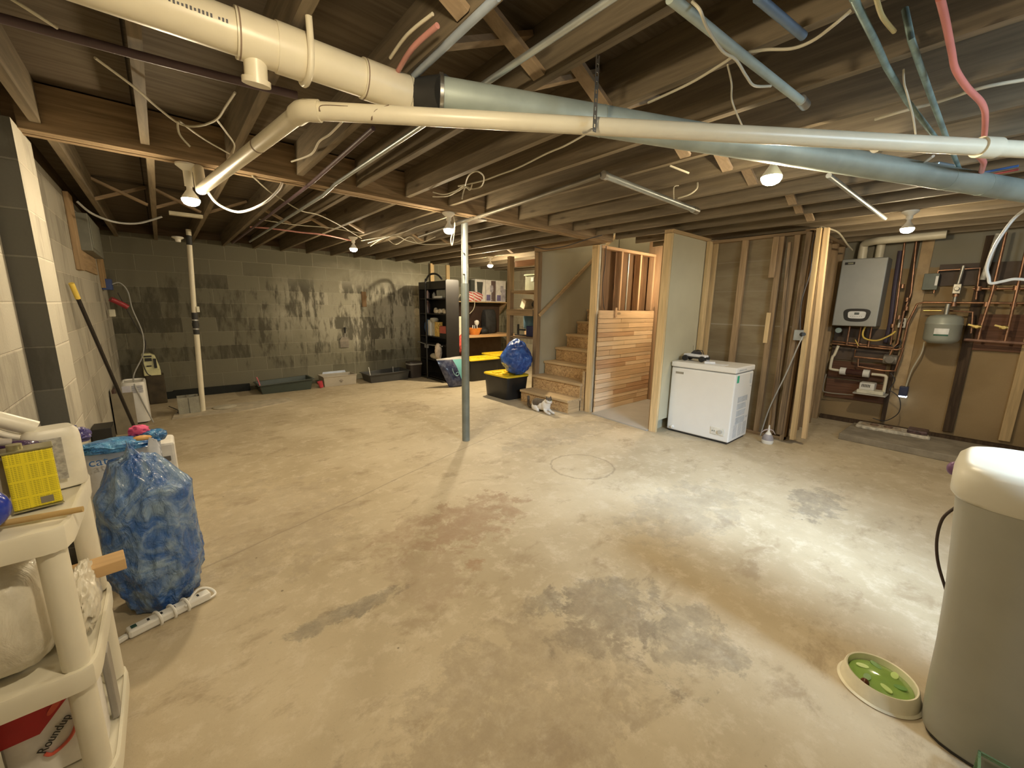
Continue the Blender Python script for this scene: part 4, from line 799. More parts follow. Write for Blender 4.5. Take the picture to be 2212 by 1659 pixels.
cable([(-0.221, 1.874, 2.210), (-0.191, 1.884, 2.200), (-0.144, 1.944, 2.200)], 'beige cable in the top left corner of the ceiling', 0.005)
cable([(-0.431, 5.029, 2.200), (-0.354, 5.064, 2.120), (-0.228, 5.275, 2.100), (-0.072, 5.323, 2.120), (0.102, 5.302, 2.200)], 'grey cable sagging from the metal panel on the left wall', 0.009, mat('grey_cord', (0.4, 0.4, 0.38), 0.5), nm='grey_cable')
cable([(0.530, 3.165, 2.190), (0.654, 3.441, 2.190), (0.770, 3.669, 2.200), (0.997, 3.951, 2.180), (1.167, 4.031, 2.180), (1.542, 4.556, 2.200), (1.967, 5.159, 2.200)], 'beige cable wandering across the joists to the bulb by the block wall')
cable([(0.820, 4.762, 2.200), (1.172, 4.865, 2.210), (1.470, 4.778, 2.210), (1.859, 4.814, 2.200)], 'thin cable running across the joists in front of the block wall', 0.004)
cable([(0.818, 5.287, 2.200), (1.024, 5.226, 2.200), (1.291, 5.187, 2.190), (1.548, 5.220, 2.200), (1.945, 5.435, 2.200)], 'reddish tube strung across the joists near the block wall', 0.008, mat('pink_tube', (0.55, 0.25, 0.22), 0.4), nm='red_tube')
cable([(2.005, 5.279, 2.190), (2.093, 4.406, 2.180), (2.050, 3.890, 2.180), (2.046, 3.515, 2.180), (2.070, 3.193, 2.200)], 'beige cable along a joist from the block wall bulb to the beam')
cable([(2.142, 5.404, 2.190), (2.013, 4.354, 2.140), (2.237, 4.477, 2.130), (2.597, 4.699, 2.150), (2.891, 4.520, 2.180), (2.847, 4.245, 2.200)], 'loose cable swag behind the steel post', 0.005)
cable([(2.221, 5.530, 2.170), (2.167, 4.951, 2.200), (2.361, 5.048, 2.160), (2.314, 4.568, 2.190), (2.514, 4.722, 2.160), (2.559, 4.403, 2.200)], 'messy bundle of cable beside the bulb by the block wall', 0.005)
cable([(1.500, 1.270, 2.150), (1.591, 1.475, 2.180), (1.619, 1.630, 2.190), (1.655, 1.890, 2.190), (1.634, 2.034, 2.180), (1.612, 2.168, 2.170), (1.542, 2.243, 2.150), (1.542, 2.348, 2.160)], 'beige cable coming off the slim white pipe toward the coil above the post')
cable([(1.554, 2.286, 2.150), (1.433, 2.075, 2.140), (1.421, 1.976, 2.140), (1.508, 2.027, 2.140), (1.607, 2.185, 2.140), (1.600, 2.275, 2.140), (1.547, 2.292, 2.150), (1.589, 2.448, 2.160), (1.622, 2.650, 2.180), (1.571, 2.723, 2.200)], 'tied coil of beige cable hanging above the steel post', 0.004)
cable([(1.533, 2.255, 2.140), (1.530, 2.277, 2.100), (1.509, 2.257, 2.060)], 'short frayed cable end hanging from the tied coil', 0.004)
cable([(1.634, 2.833, 2.200), (1.639, 2.646, 2.170), (1.586, 2.444, 2.150), (1.563, 2.305, 2.150), (1.579, 2.271, 2.130), (1.563, 2.223, 2.150)], 'second strand of beige cable tied into the coil above the post', 0.004)
cable([(2.0, 3.14, 2.19), (2.06, 3.2, 2.1), (2.12, 3.36, 2.02), (2.17, 3.42, 1.97), (2.19, 3.40, 2.12)], 'short curly cable tied behind the top of the steel post', 0.005)
cable([(1.550, 1.000, 2.200), (1.534, 0.824, 2.200), (1.498, 0.697, 2.200), (1.485, 0.649, 2.200), (1.518, 0.580, 2.200), (1.534, 0.508, 2.180), (1.537, 0.456, 2.180), (1.502, 0.400, 2.180), (1.504, 0.365, 2.200)], 'beige cable running along the joists at upper right of the hanger strap')
cable([(1.158, 0.635, 2.200), (1.142, 0.603, 2.160), (1.206, 0.612, 2.150), (1.321, 0.618, 2.140), (1.397, 0.609, 2.140), (1.492, 0.613, 2.130), (1.570, 0.616, 2.130), (1.678, 0.605, 2.160)], 'grey wavy cable twisting around the steel pipe at the top', 0.004)
cable([(1.498, 0.679, 2.190), (1.582, 0.697, 2.170), (1.672, 0.727, 2.150), (1.696, 0.694, 2.070)], 'thin grey wire dropping from the steel pipe to the slim white pipe', 0.003)
cable([(1.494, 0.312, 2.200), (1.593, 0.313, 2.200), (1.722, 0.304, 2.210)], 'yellowish cable hanging from the joists at the top right', 0.006, mat('yellow_cable', (0.55, 0.45, 0.2), 0.5))
cable([(2.374, 0.434, 2.200), (2.360, 0.347, 2.200), (2.360, 0.256, 2.200), (2.330, 0.138, 2.200), (2.360, 0.038, 2.200)], 'beige cable pair stapled along a joist right of the grey-green pipes', 0.006)
cable([(1.974, 0.307, 2.200), (1.959, 0.297, 2.150), (1.983, 0.287, 2.120), (2.138, 0.284, 2.100), (2.325, 0.291, 2.090)], 'thin loose wire dangling between the two grey-green pipes', 0.003)
cable([(3.003, 0.350, 2.140), (2.875, 0.305, 2.120), (2.770, 0.272, 2.110)], 'short white cable between the slim white pipe and the silver pipe', 0.006, CABLEW, nm='white_cable')
cable([(2.137, 1.219, 2.150), (2.232, 1.159, 2.120)], 'short pale cable stub sticking down below a joist near the ceiling centre', 0.005)
cable([(2.665, 1.442, 2.120), (2.633, 1.349, 2.120), (2.652, 1.316, 2.150), (2.703, 1.339, 2.200)], 'pale cable tied around the short metal tube', 0.005)
cable([(2.778, 1.533, 2.150), (2.590, 1.436, 2.170), (2.673, 1.451, 2.200)], 'short pale tie holding the short metal tube to a joist', 0.003)
cable([(3.673, 3.885, 2.160), (3.858, 3.835, 2.140), (3.790, 3.454, 2.130), (3.690, 3.054, 2.150), (3.721, 2.857, 2.180)], 'black cable sagging across the top of the stair opening', 0.006, DARKC, nm='black_cable')
cable([(4.200, -0.056, 2.053), (4.200, -0.011, 1.988), (4.200, 0.034, 1.845), (4.200, 0.049, 1.714), (4.200, 0.030, 1.638), (4.200, 0.016, 1.602), (4.200, -0.032, 1.612), (4.200, -0.078, 1.625), (4.200, -0.125, 1.620)], 'thick white cable looping down in front of the copper pipes', 0.009, CABLEW, nm='white_cable')

cable([(0.696, 1.974, 2.190), (0.697, 2.158, 2.190), (0.685, 2.280, 2.190), (0.694, 2.466, 2.180), (0.661, 2.733, 2.200)], 'yellowish cable end stapled beside a joist below the slim white pipe', 0.005)
rod('dark_conduit', [(0.845, 2.0, 2.21), (0.845, 3.0, 2.185), (0.84, 3.3, 2.18), (0.84, 6.9, 2.20)], 0.011, mat('purple_brown', (0.10, 0.065, 0.075), 0.5), 'dark pipe running along a joist from the slim white pipe toward the back wall', smooth=False)
rod('dark_conduit', [(2.121, 1.653, 2.195), (2.199, 2.348, 2.195), (2.260, 3.337, 2.185), (2.392, 4.488, 2.190)], 0.015, mat('dull_conduit', (0.20, 0.18, 0.14), 0.5, 0.4), 'dull conduit running along a joist from the short metal tube to the steel post', smooth=False)
# ---------------------------------------------------------------- posts
sp_ = thing('steel_post', 'round grey steel post standing in the middle of the floor under the beam', 'post', (2.30, 3.40, 0))
PG = mat('post_grey', (0.20, 0.225, 0.21), 0.4, 0.35, var=0.15, scale=6)
b = MB(); b.cyl((2.30, 3.40, 1.62), (2.30, 3.40, 2.18), 0.034, seg=28); b.build('upper_tube', CONDUIT, sp_, sm=SM)
b = MB(); b.cyl((2.30, 3.40, 0.0), (2.30, 3.40, 1.62), 0.04, seg=28); b.build('lower_tube', PG, sp_, sm=SM)
b = MB(); b.box(2.22, 2.38, 3.15, 3.46, 2.18, 2.192); b.build('top_plate', STEEL, sp_)
b = MB(); b.cyl((2.27, 3.37, 1.9), (2.25, 3.35, 1.9), 0.007); b.cyl((2.27, 3.365, 1.7), (2.25, 3.35, 1.7), 0.007); b.build('pin', BLACK, sp_)
vp_ = thing('sump_discharge_pipe', 'upright white plastic pipe with a dark rubber joint near the left block wall', 'pipe', (0.27, 6.45, 0))
b = MB(); b.tube([(0.262, 6.45, 0.0), (0.30, 6.45, 1.02)], 0.029, 18, smooth=False); b.tube([(0.305, 6.45, 1.25), (0.345, 6.45, 2.10)], 0.027, 18, smooth=False); b.tube([(0.35, 6.45, 2.17), (0.353, 6.45, 2.26)], 0.027, 18, smooth=False); b.build('pipe', PVC, vp_, sm=SM)
b = MB(); b.tube([(0.30, 6.45, 1.00), (0.306, 6.45, 1.27)], 0.032, 18, smooth=False); b.tube([(0.302, 6.45, 1.10), (0.303, 6.45, 1.14)], 0.037, 18, smooth=False); b.build('rubber_joint', RUBBER, vp_, sm=SM)
b = MB(); b.tube([(0.302, 6.45, 1.06), (0.3025, 6.45, 1.075)], 0.034, 18, smooth=False); b.tube([(0.304, 6.45, 1.17), (0.305, 6.45, 1.185)], 0.034, 18, smooth=False); b.build('clamp', STEEL, vp_, sm=SM)
b = MB(); b.tube([(0.345, 6.45, 2.08), (0.35, 6.45, 2.19)], 0.030, 18, smooth=False); b.build('black_band', RUBBER, vp_, sm=SM)
b = MB(); b.rbox((0.345, 6.43, 1.31), (0.03, 0.03, 0.07)); b.build('side_valve', mat('cream_plastic', (0.75, 0.72, 0.58), 0.45), vp_, bev=0.004)
b = MB(); b.lathe([(0.0, 0.0), (0.055, 0.0), (0.06, 0.012), (0.03, 0.03), (0.025, 0.06), (0.0, 0.06)], (0.24, 6.42, 2.16), rot=(PI, 0, 0)); tag(b.build('lampholder', PORC, sm=SM), 'unlit white lampholder beside the top of the upright white pipe', 'lamp')
post('ceiling_batten', 0.15, 0.40, 5.03, 5.09, 2.19, 2.22, mat('pale_batten', (0.60, 0.55, 0.42), 0.7), 'short pale board nailed under the joists behind the left bulb', 'board')


# ---------------------------------------------------------------- along the back block wall
def crumple(c, sz, amp=0.12, f=2.2, seed=0, sub=5, flat=None, shape=None, ridge=0.5):
    b = MB(); r = bmesh.ops.create_icosphere(b.bm, subdivisions=sub, radius=1.0)
    off = Vector((seed * 3.1, seed * 1.7, seed * 2.3))
    for v in b.bm.verts:
        n_ = v.co.normalized()
        q = 1 - abs(noise.noise(n_ * f + off)) * 2; q2 = 1 - abs(noise.noise(n_ * f * 2.7 + off)) * 2
        k = 1 + amp * (q * 0.7 + q2 * ridge * 0.6 + 0.5 * noise.noise(n_ * 1.3 + off))
        p = n_ * k
        if shape: p = shape(p)
        p = Vector((c[0] + p.x * sz[0], c[1] + p.y * sz[1], c[2] + p.z * sz[2]))
        if flat is not None and p.z < flat: p.z = flat
        v.co = p
    return b
def plastic_film(name, c1, c2, rough=0.28, f=7.0, alpha=1.0, trans=0.0, bs=0.8):
    m = bpy.data.materials.new(name); t, n, l, b = nt(m); v = coord(t)
    a = nz(t, v, f, 5, 0.6, 1.5); c = nz(t, coord(t, (1, 1, 0.5)), f * 3.2, 4, 0.6, 2.0)
    l.new(mix(t, ramp(t, a, 0.38, 0.66), c1, c2), b.inputs['Base Color']); b.inputs['Roughness'].default_value = rough
    b.inputs['Coat Weight'].default_value = 0.4; b.inputs['Coat Roughness'].default_value = 0.15
    if trans: b.inputs['Transmission Weight'].default_value = trans
    if alpha < 1: b.inputs['Alpha'].default_value = alpha
    bump(t, b, mth(t, 'ADD', a, c), bs, 0.02); return m
def tray(name, x0, x1, y0, y1, h, m, label, cat, rim=0.025, slope=0.03, z0=0.0, th=0.006, parent_extra=None, low=None):
    t_ = thing(name, label, cat, ((x0 + x1) / 2, (y0 + y1) / 2, z0))
    b = MB()
    def ringv(ins, z, xs=0): return [b.bm.verts.new(p) for p in ((x0 + ins, y0 + ins, z), (x1 - ins, y0 + ins, z), (x1 - ins, y1 - ins, z), (x0 + ins, y1 - ins, z))]
    o0 = ringv(slope + rim, z0); o1 = ringv(rim, z0 + h - 0.015); o2 = ringv(0, z0 + h - 0.012); o3 = ringv(0, z0 + h); o4 = ringv(rim + th, z0 + h); o5 = ringv(slope + rim + th, z0 + th)
    if low:  # entry notch on the x0 end
        for rg in (o1, o2, o3, o4):
            for k in (0, 3): rg[k].co.z -= low
    for A, B in ((o0, o1), (o1, o2), (o2, o3), (o3, o4), (o4, o5)):
        for i in range(4): b.bm.faces.new((A[i], A[(i + 1) % 4], B[(i + 1) % 4], B[i]))
    b.bm.faces.new(o0[::-1]); b.bm.faces.new(o5)
    b.build('pan', m, t_, bev=0.006)
    return t_
GT = mat('dark_green_plastic', (0.055, 0.07, 0.058), 0.45, var=0.05); SAND = mat('litter', (0.30, 0.27, 0.22), 0.95, var=0.4, scale=60, bmp=0.6, bscale=150)
t1 = tray('litter_tray', 0.99, 1.80, 7.10, 7.56, 0.185, GT, 'large dark green litter tray with a pink scoop on the floor by the block wall', 'litter tray', low=0.035)
b = MB(); b.box(1.08, 1.72, 7.17, 7.50, 0.02, 0.055); b.build('litter', SAND, t1)
b = MB(); b.tube([(1.03, 7.18, 0.10), (1.02, 7.20, 0.19), (1.00, 7.22, 0.27)], 0.008, 8); b.rbox((1.06, 7.17, 0.075), (0.08, 0.05, 0.012), (0, 0.5, 0)); tag(b.build('litter_scoop', mat('pink_plastic', (0.62, 0.13, 0.17), 0.45)), 'pink litter scoop leaning at the left end of the dark green tray', 'scoop')
BX = mat('stone_beige', (0.42, 0.38, 0.31), 0.55, var=0.05)
t2 = tray('litter_box', 1.95, 2.52, 7.16, 7.50, 0.18, BX, 'beige open litter box with a paw print between the two dark trays', 'litter box', rim=0.008, slope=0.012)
b = MB(); b.prism([(-0.0, 0), (0.42, 0), (0.40, 0.07), (0.02, 0.065)], Matrix(((1, 0, 0, 2.02), (0, 0, 1, 7.49), (0, 1, 0, 0.15), (0, 0, 0, 1))), 0.004); b.build('blue_lit_inner', mat('pale_blue_light', (0.62, 0.70, 0.86), 0.35), t2)  # bluish light on the box's inside, put into this sheet's colour
b = MB()
pm = lambda x, z: Matrix(((1, 0, 0, x), (0, 0, 1, 7.1695), (0, 1, 0, z), (0, 0, 0, 1)))
b.cyl((2.245, 7.1700, 0.072), (2.245, 7.1725, 0.072), 0.017, seg=14)
for dx, dz in ((-0.026, 0.018), (-0.010, 0.030), (0.010, 0.030), (0.026, 0.018)): b.cyl((2.245 + dx, 7.1700, 0.072 + dz), (2.245 + dx, 7.1725, 0.072 + dz), 0.0075, seg=10)
b.build('paw_print', mat('paw_brown', (0.22, 0.19, 0.15), 0.6), t2)
rcp = thing('red_scoop_cup', 'small red plastic scoop cup leaning on the left side of the beige box', 'scoop', (1.91, 7.18, 0))
b = MB(); b.lathe([(0.0, 0), (0.03, 0), (0.042, 0.11), (0.039, 0.11), (0.028, 0.006), (0, 0.006)], (1.915, 7.16, 0.01), rot=(0, -0.25, 0), sq=(1, 0.7, 3)); b.build('cup', mat('cherry_plastic', (0.50, 0.05, 0.07), 0.4), rcp, sm=SM)
t3 = tray('litter_tray', 2.68, 3.50, 7.02, 7.50, 0.185, mat('charcoal_plastic', (0.05, 0.05, 0.048), 0.45, var=0.05), 'charcoal litter tray between the beige box and the small lidded bin', 'litter tray', low=0.03)
b = MB(); b.box(2.77, 3.42, 7.09, 7.44, 0.02, 0.11); b.build('litter', mat('grey_litter', (0.10, 0.10, 0.095), 0.95, var=0.4, scale=60, bmp=0.5), t3)
b = MB(); b.tube([(2.76, 7.16, 0.12), (2.75, 7.2, 0.28)], 0.006, 8); tag(b.build('scoop_handle', WHITEP), 'thin white scoop handle standing up at the left end of the charcoal tray', 'scoop')
b = MB(); b.tube([(3.26, 7.3, 0.10), (3.26, 7.3, 0.235)], 0.005, 8); tag(b.build('scoop_handle', WHITEP), 'thin white stick standing in the middle of the charcoal tray', 'scoop')
wb = thing('waste_bin', 'small dark brown bin with a flap lid and pale liner beside the black bookcase', 'bin', (3.66, 7.2, 0))
DB = mat('espresso_plastic', (0.055, 0.042, 0.034), 0.45)
b = MB(); b.lathe([(0.0, 0), (0.115, 0), (0.135, 0.26), (0.0, 0.26)], (3.66, 7.22, 0), seg=32, sq=(1, 0.8, 6)); b.build('body', DB, wb, sm=SM)
b = MB(); b.lathe([(0.134, 0.255), (0.142, 0.262), (0.142, 0.285), (0.13, 0.29)], (3.66, 7.22, 0), seg=32, sq=(1, 0.8, 6)); b.build('liner', mat('grey_liner', (0.35, 0.34, 0.32), 0.5), wb, sm=SM)
b = MB(); b.lathe([(0.0, 0.295), (0.142, 0.292), (0.138, 0.315), (0.06, 0.33), (0, 0.33)], (3.66, 7.22, 0), seg=32, sq=(1, 0.8, 6)); b.build('lid', DB, wb, sm=SM)
b = MB(); b.box(0.0, 0.95, 7.60, 7.648, 0.0, 0.115); b.box(-0.5, 0.0, 7.60, 7.648, 0, 0.1); tag(b.build('wall_foot_strip', mat('black_green_strip', (0.010, 0.012, 0.010), 0.85)), 'black strip along the foot of the block wall', 'board')  # near-black strip along the foot of the back wall
# scoop and scrap of wood on the wall
hs2 = thing('wall_scoop', 'metal litter scoop with a black handle hanging on the block wall', 'scoop', (2.49, 7.62, 0.62))
b = MB(); b.tube([(2.515, 7.63, 0.985), (2.51, 7.63, 0.88)], 0.019, 10, taper=0.75); b.build('handle', BLACK, hs2, sm=SM)
b = MB(); b.tube([(2.51, 7.63, 0.89), (2.495, 7.625, 0.80)], 0.010, 8); b.prism([(-0.075, -0.17), (0.075, -0.17), (0.08, -0.04), (0.05, 0.02), (-0.05, 0.02), (-0.08, -0.04)], Matrix(((1, 0, 0, 2.49), (0, 0, 1, 7.62), (0, 1, 0, 0.79), (0, 0, 0, 1))), 0.006)
for k in range(6): b.box(2.43 + k * 0.022, 2.436 + k * 0.022, 7.612, 7.62, 0.635, 0.73)
b.build('blade', mat('scoop_steel', (0.42, 0.38, 0.32), 0.35, 0.8), hs2)
b = MB(); b.box(2.855, 2.935, 7.622, 7.649, 1.36, 1.635); b.box(2.935, 2.95, 7.63, 7.649, 1.52, 1.56); tag(b.build('wood_scrap', wood('scrap_wood', (0.30, 0.19, 0.10), 0.6, 'z')), 'short brown scrap of wood fixed on the pale part of the block wall', 'board')
b = MB(); b.cyl((3.98, 7.64, 1.27), (3.98, 7.649, 1.27), 0.075); tag(b.build('round_patch', mat('mortar_patch', (0.55, 0.51, 0.40), 0.8)), 'round mortar patch on the block wall left of the bookcase', 'patch')

# ---------------------------------------------------------------- bookcase, arched frame, bench corner
BK = mat('black_laminate', (0.016, 0.014, 0.013), 0.4, var=0.1)
bk = thing('bookcase', 'tall black bookcase crammed with household things by the block wall corner', 'bookcase', (3.98, 6.8, 0))
b = MB(); b.prism([(0, 0), (0.27, 0), (0.27, 1.84), (0.25, 1.86), (0.02, 1.86), (0, 1.84)], Matrix(((1, 0, 0, 3.85), (0, 0, 1, 6.29), (0, 1, 0, 0), (0, 0, 0, 1))), 0.022); b.build('side_panel', BK, bk)
b = MB(); b.box(3.85, 4.12, 7.27, 7.292, 0, 1.84); b.build('side_panel', BK, bk)
b = MB(); b.box(4.105, 4.12, 6.312, 7.27, 0.0, 1.84); b.build('back_panel', BK, bk)
for z in (0.06, 0.385, 0.69, 0.83, 1.255, 1.535):
    b = MB(); b.box(3.855, 4.105, 6.312, 7.27, z - 0.018, z); b.build('shelf_board', BK, bk)
b = MB(); b.box(3.85, 4.12, 6.312, 7.27, 1.70, 1.84); b.build('top_board', BK, bk, bev=0.004)
af = thing('arched_frame', 'black metal frame with an arched top leaning on the front of the bookcase', 'frame', (3.82, 6.75, 0))
b = MB(); b.tube([(3.80, 6.93, 0.0), (3.80, 6.93, 1.70), (3.80, 6.89, 1.86), (3.80, 6.78, 1.95), (3.80, 6.60, 1.965), (3.80, 6.45, 1.93), (3.80, 6.34, 1.86)], 0.018, 10, sub=4); b.build('arch_tube', BLACK, af, sm=SM)
b = MB(); b.tube([(3.79, 7.28, 0.02), (3.80, 6.93, 0.02), (3.80, 6.33, 0.02)], 0.014, 10, smooth=False); b.build('foot_bar', BLACK, af, sm=SM)
b = MB(); b.tube([(3.80, 7.28, 0.695), (3.80, 6.93, 0.665), (3.80, 6.36, 0.675)], 0.009, 8, smooth=False); b.box(3.785, 3.81, 6.88, 7.0, 0.60, 0.66); b.build('cross_bar', mat('grey_bar', (0.2, 0.2, 0.2), 0.5), af)
def simple(name, mb, m, label, cat, group=None, bev=0.0, sm=None): return tag(mb.build(name, m, bev=bev, sm=sm), label, cat, group)
# things on the bookcase shelves
simple('storage_tub', MB().box(3.90, 4.08, 6.36, 6.72, 1.536, 1.69), mat('clear_tub', (0.30, 0.31, 0.28), 0.3, alpha=0.75), 'translucent grey tub on the top shelf of the black bookcase', 'tub', bev=0.02)
simple('white_box', MB().box(3.88, 3.90, 6.50, 6.76, 1.537, 1.575), WHITEP, 'flat white box in front of the tub on the top bookcase shelf', 'box')
b = MB(); b.lathe([(0, 0), (0.035, 0), (0.037, 0.10), (0.015, 0.13), (0.014, 0.15), (0, 0.15)], (3.93, 7.09, 1.536)); simple('pink_bottle', b, mat('pinkish', (0.50, 0.36, 0.33), 0.4), 'pinkish bottle on the top shelf of the bookcase, far left', 'bottle', sm=SM)
b = MB(); b.lathe([(0, 0), (0.03, 0), (0.032, 0.07), (0.012, 0.10), (0, 0.12)], (3.92, 6.83, 1.536)); simple('clear_bottle', b, mat('clear_grey', (0.33, 0.33, 0.31), 0.2), 'small clear bottle behind the arched frame on the top bookcase shelf', 'bottle', sm=SM)
b = MB(); b.lathe([(0, 0), (0.05, 0), (0.052, 0.17), (0.03, 0.21), (0.028, 0.24), (0, 0.24)], (3.93, 7.10, 1.256)); simple('brown_jar', b, mat('brown_jar', (0.13, 0.075, 0.06), 0.3), 'tall brown jar on the second shelf of the bookcase', 'jar', sm=SM)
random.seed(3)
for k in range(6):
    simple('seashell', crumple((3.90 + 0.02 * (k % 2), 6.40 + k * 0.075, 1.29 + 0.008 * (k % 3)), (0.03, 0.04, 0.035 + 0.012 * (k % 2)), 0.35, 2.5, k, 3, flat=1.256), mat('shell_cream', (0.62, 0.55, 0.43), 0.5, var=0.2), 'small cream knick-knack on the second shelf of the bookcase', 'ornament', 'cream knick-knacks on the bookcase', sm=1.5)
simple('blue_packet', crumple((3.95, 7.14, 0.985), (0.055, 0.09, 0.14), 0.15, 2.0, 4, 4, flat=0.831), plastic_film('blue_packet_film', (0.03, 0.09, 0.26), (0.10, 0.25, 0.5)), 'crumpled blue packet on the middle shelf of the bookcase', 'packet', sm=1.5)
simple('white_carton', MB().box(3.88, 3.96, 6.93, 7.02, 0.831, 1.13), WHITEP, 'tall white carton left of the yellow box on the bookcase', 'carton', bev=0.003)
b = MB(); b.lathe([(0, 0), (0.03, 0.0), (0.03, 0.24), (0.06, 0.26), (0.085, 0.30), (0.07, 0.34), (0, 0.35)], (3.92, 6.84, 0.831)); simple('mushroom_lamp', b, mat('grey_cream', (0.42, 0.40, 0.32), 0.5), 'grey mushroom-topped lamp on the middle bookcase shelf', 'lamp', sm=SM)
yb = simple('yellow_box', MB().box(3.88, 3.97, 6.62, 6.76, 0.831, 1.10), mat('ochre_card', (0.62, 0.42, 0.12), 0.6, var=0.35, scale=30), 'ochre yellow cardboard box on the middle bookcase shelf', 'box', bev=0.002)
simple('red_box', MB().box(3.88, 4.0, 6.34, 6.585, 0.90, 1.03), mat('dull_red', (0.48, 0.12, 0.09), 0.5), 'flat dull red box on the middle bookcase shelf', 'box', bev=0.004)
simple('black_box', MB().box(3.885, 4.0, 6.34, 6.585, 0.831, 0.899), BLACK, 'flat black box under the dull red one on the bookcase', 'box')
simple('white_bundle', crumple((3.94, 6.85, 0.435), (0.06, 0.15, 0.05), 0.25, 3, 5, 4, flat=0.386), mat('cream_cloth', (0.55, 0.50, 0.40), 0.7), 'small whitish bundle on the lowest stocked bookcase shelf', 'bundle', sm=1.5)
simple('food_bag', crumple((3.800, 6.503, 0.571), (0.06, 0.065, 0.135), 0.2, 2.2, 6, 4), mat('cream_sack', (0.62, 0.52, 0.42), 0.6, var=0.25), 'rolled-down cream bag with reddish print behind the navy bag', 'bag', sm=1.5)
# big navy and teal pet-food bag on the floor
nb_ = thing('pet_food_bag', 'navy and teal bag leaning at the foot of the bookcase', 'bag', (3.72, 6.02, 0))
fr = Vector((3.433, 6.020, 0.495)); 
def quadbag(tl, tr, br, bl, thick, name, m, parent, n_=10, wob=0.01, seed=0):
    b = MB(); G = []
    tl, tr, br, bl = map(Vector, (tl, tr, br, bl)); nrm = (tr - tl).cross(bl - tl).normalized()
    for side in (-1, 1):
        g = []
        for i in range(n_ + 1):
            row = []
            for j in range(n_ + 1):
                u = i / n_; v = j / n_; p = (tl * (1 - u) + tr * u) * (1 - v) + (bl * (1 - u) + br * u) * v
                e = (1 - (2 * u - 1) ** 4) * (min(1, v * 3)) * (1 - (max(0, 2 * v - 1)) ** 6 * 0.5)
                p = p + nrm * side * thick * 0.5 * e + nrm * wob * noise.noise(Vector((u * 5, v * 5, seed + side)))
                row.append(b.bm.verts.new(p))
            g.append(row)
        G.append(g)
        for i in range(n_):
            for j in range(n_): b.bm.faces.new((g[i][j], g[i + 1][j], g[i + 1][j + 1], g[i][j + 1]))
    for i in range(n_):
        for (a, c) in (((i, 0), (i + 1, 0)), ((i, n_), (i + 1, n_)), ((0, i), (0, i + 1)), ((n_, i), (n_, i + 1))):
            b.bm.faces.new((G[0][a[0]][a[1]], G[0][c[0]][c[1]], G[1][c[0]][c[1]], G[1][a[0]][a[1]]))
    return b.build(name, m, parent, sm=1.0)
def m_navybag():
    m = bpy.data.materials.new('navy_teal_bag'); t, n, l, b = nt(m); v = coord(t); s = xyz(t, v)
    g = nz(t, v, 14, 4)
    c = mix(t, ramp(t, g, 0.45, 0.6), (0.025, 0.03, 0.07), (0.07, 0.08, 0.13))
    e = mth(t, 'SUBTRACT', s[0], mth(t, 'MULTIPLY_ADD', s[2], -0.32, 0.20))
    c = mix(t, ramp(t, e, -0.003, 0.003), c, (0.16, 0.42, 0.42))
    e2 = ramp(t, s[2], 0.475, 0.485); c = mix(t, e2, c, (0.50, 0.48, 0.44))
    l.new(c, b.inputs['Base Color']); b.inputs['Roughness'].default_value = 0.3; b.inputs['Coat Weight'].default_value = 0.3; return m
quadbag((3.47, 6.02, 0.50), (3.98, 5.98, 0.53), (4.02, 5.90, 0.01), (3.66, 5.93, 0.01), 0.15, 'bag_body', m_navybag(), nb_)
b = MB(); b.ring((3.80, 5.868, 0.235), 0.03, 0.004, axis=(0, 1, 0)); b.tube([(3.70, 5.875, 0.34), (3.72, 5.868, 0.27), (3.76, 5.866, 0.215), (3.80, 5.865, 0.20)], 0.004, 6); b.build('swirl_print', mat('print_cyan', (0.35, 0.6, 0.62), 0.4), nb_)
sil = crumple((3.93, 5.86, 0.34), (0.06, 0.05, 0.10), 0.2, 2.5, 9, 3); 
# workbench against the back wall
wk = thing('workbench', 'wooden workbench against the block wall between bookcase and storage rack', 'workbench', (5.2, 7.3, 0))
BW = wood('bench_wood', (0.66, 0.42, 0.22), 0.8, 'x')
b = MB(); b.box(4.30, 6.10, 7.0, 7.64, 0.745, 0.80); b.build('bench_top', BW, wk, bev=0.003)
b = MB(); b.box(4.30, 6.10, 7.58, 7.60, 0.80, 1.46); b.build('back_board', mat('dark_pegboard', (0.055, 0.03, 0.02), 0.6), wk)
for x in (4.32, 6.02):
    b = MB(); b.box(x, x + 0.06, 7.05, 7.12, 0, 0.745); b.build('leg', OLDW, wk)
b = MB(); b.box(4.30, 6.10, 7.5, 7.52, 0.0, 0.74); b.build('lower_panel', mat('brown_panel', (0.13, 0.08, 0.04), 0.7), wk)
ws = thing('wall_shelf', 'thin wooden wall shelf over the workbench carrying three glassware boxes', 'shelf', (5.3, 7.45, 1.48))
b = MB(); b.box(4.30, 6.22, 7.33, 7.64, 1.485, 1.505); b.build('shelf_board', PINEX, ws)
b = MB(); b.prism([(0, 0), (-0.28, 0), (0, -0.28)], Matrix(((0, 0, 1, 6.12), (1, 0, 0, 7.63), (0, 1, 0, 1.484), (0, 0, 0, 1))), 0.03); b.build('bracket', OLDX, ws)
GL = mat('glass_print', (0.42, 0.40, 0.46), 0.4, var=0.3, scale=12)
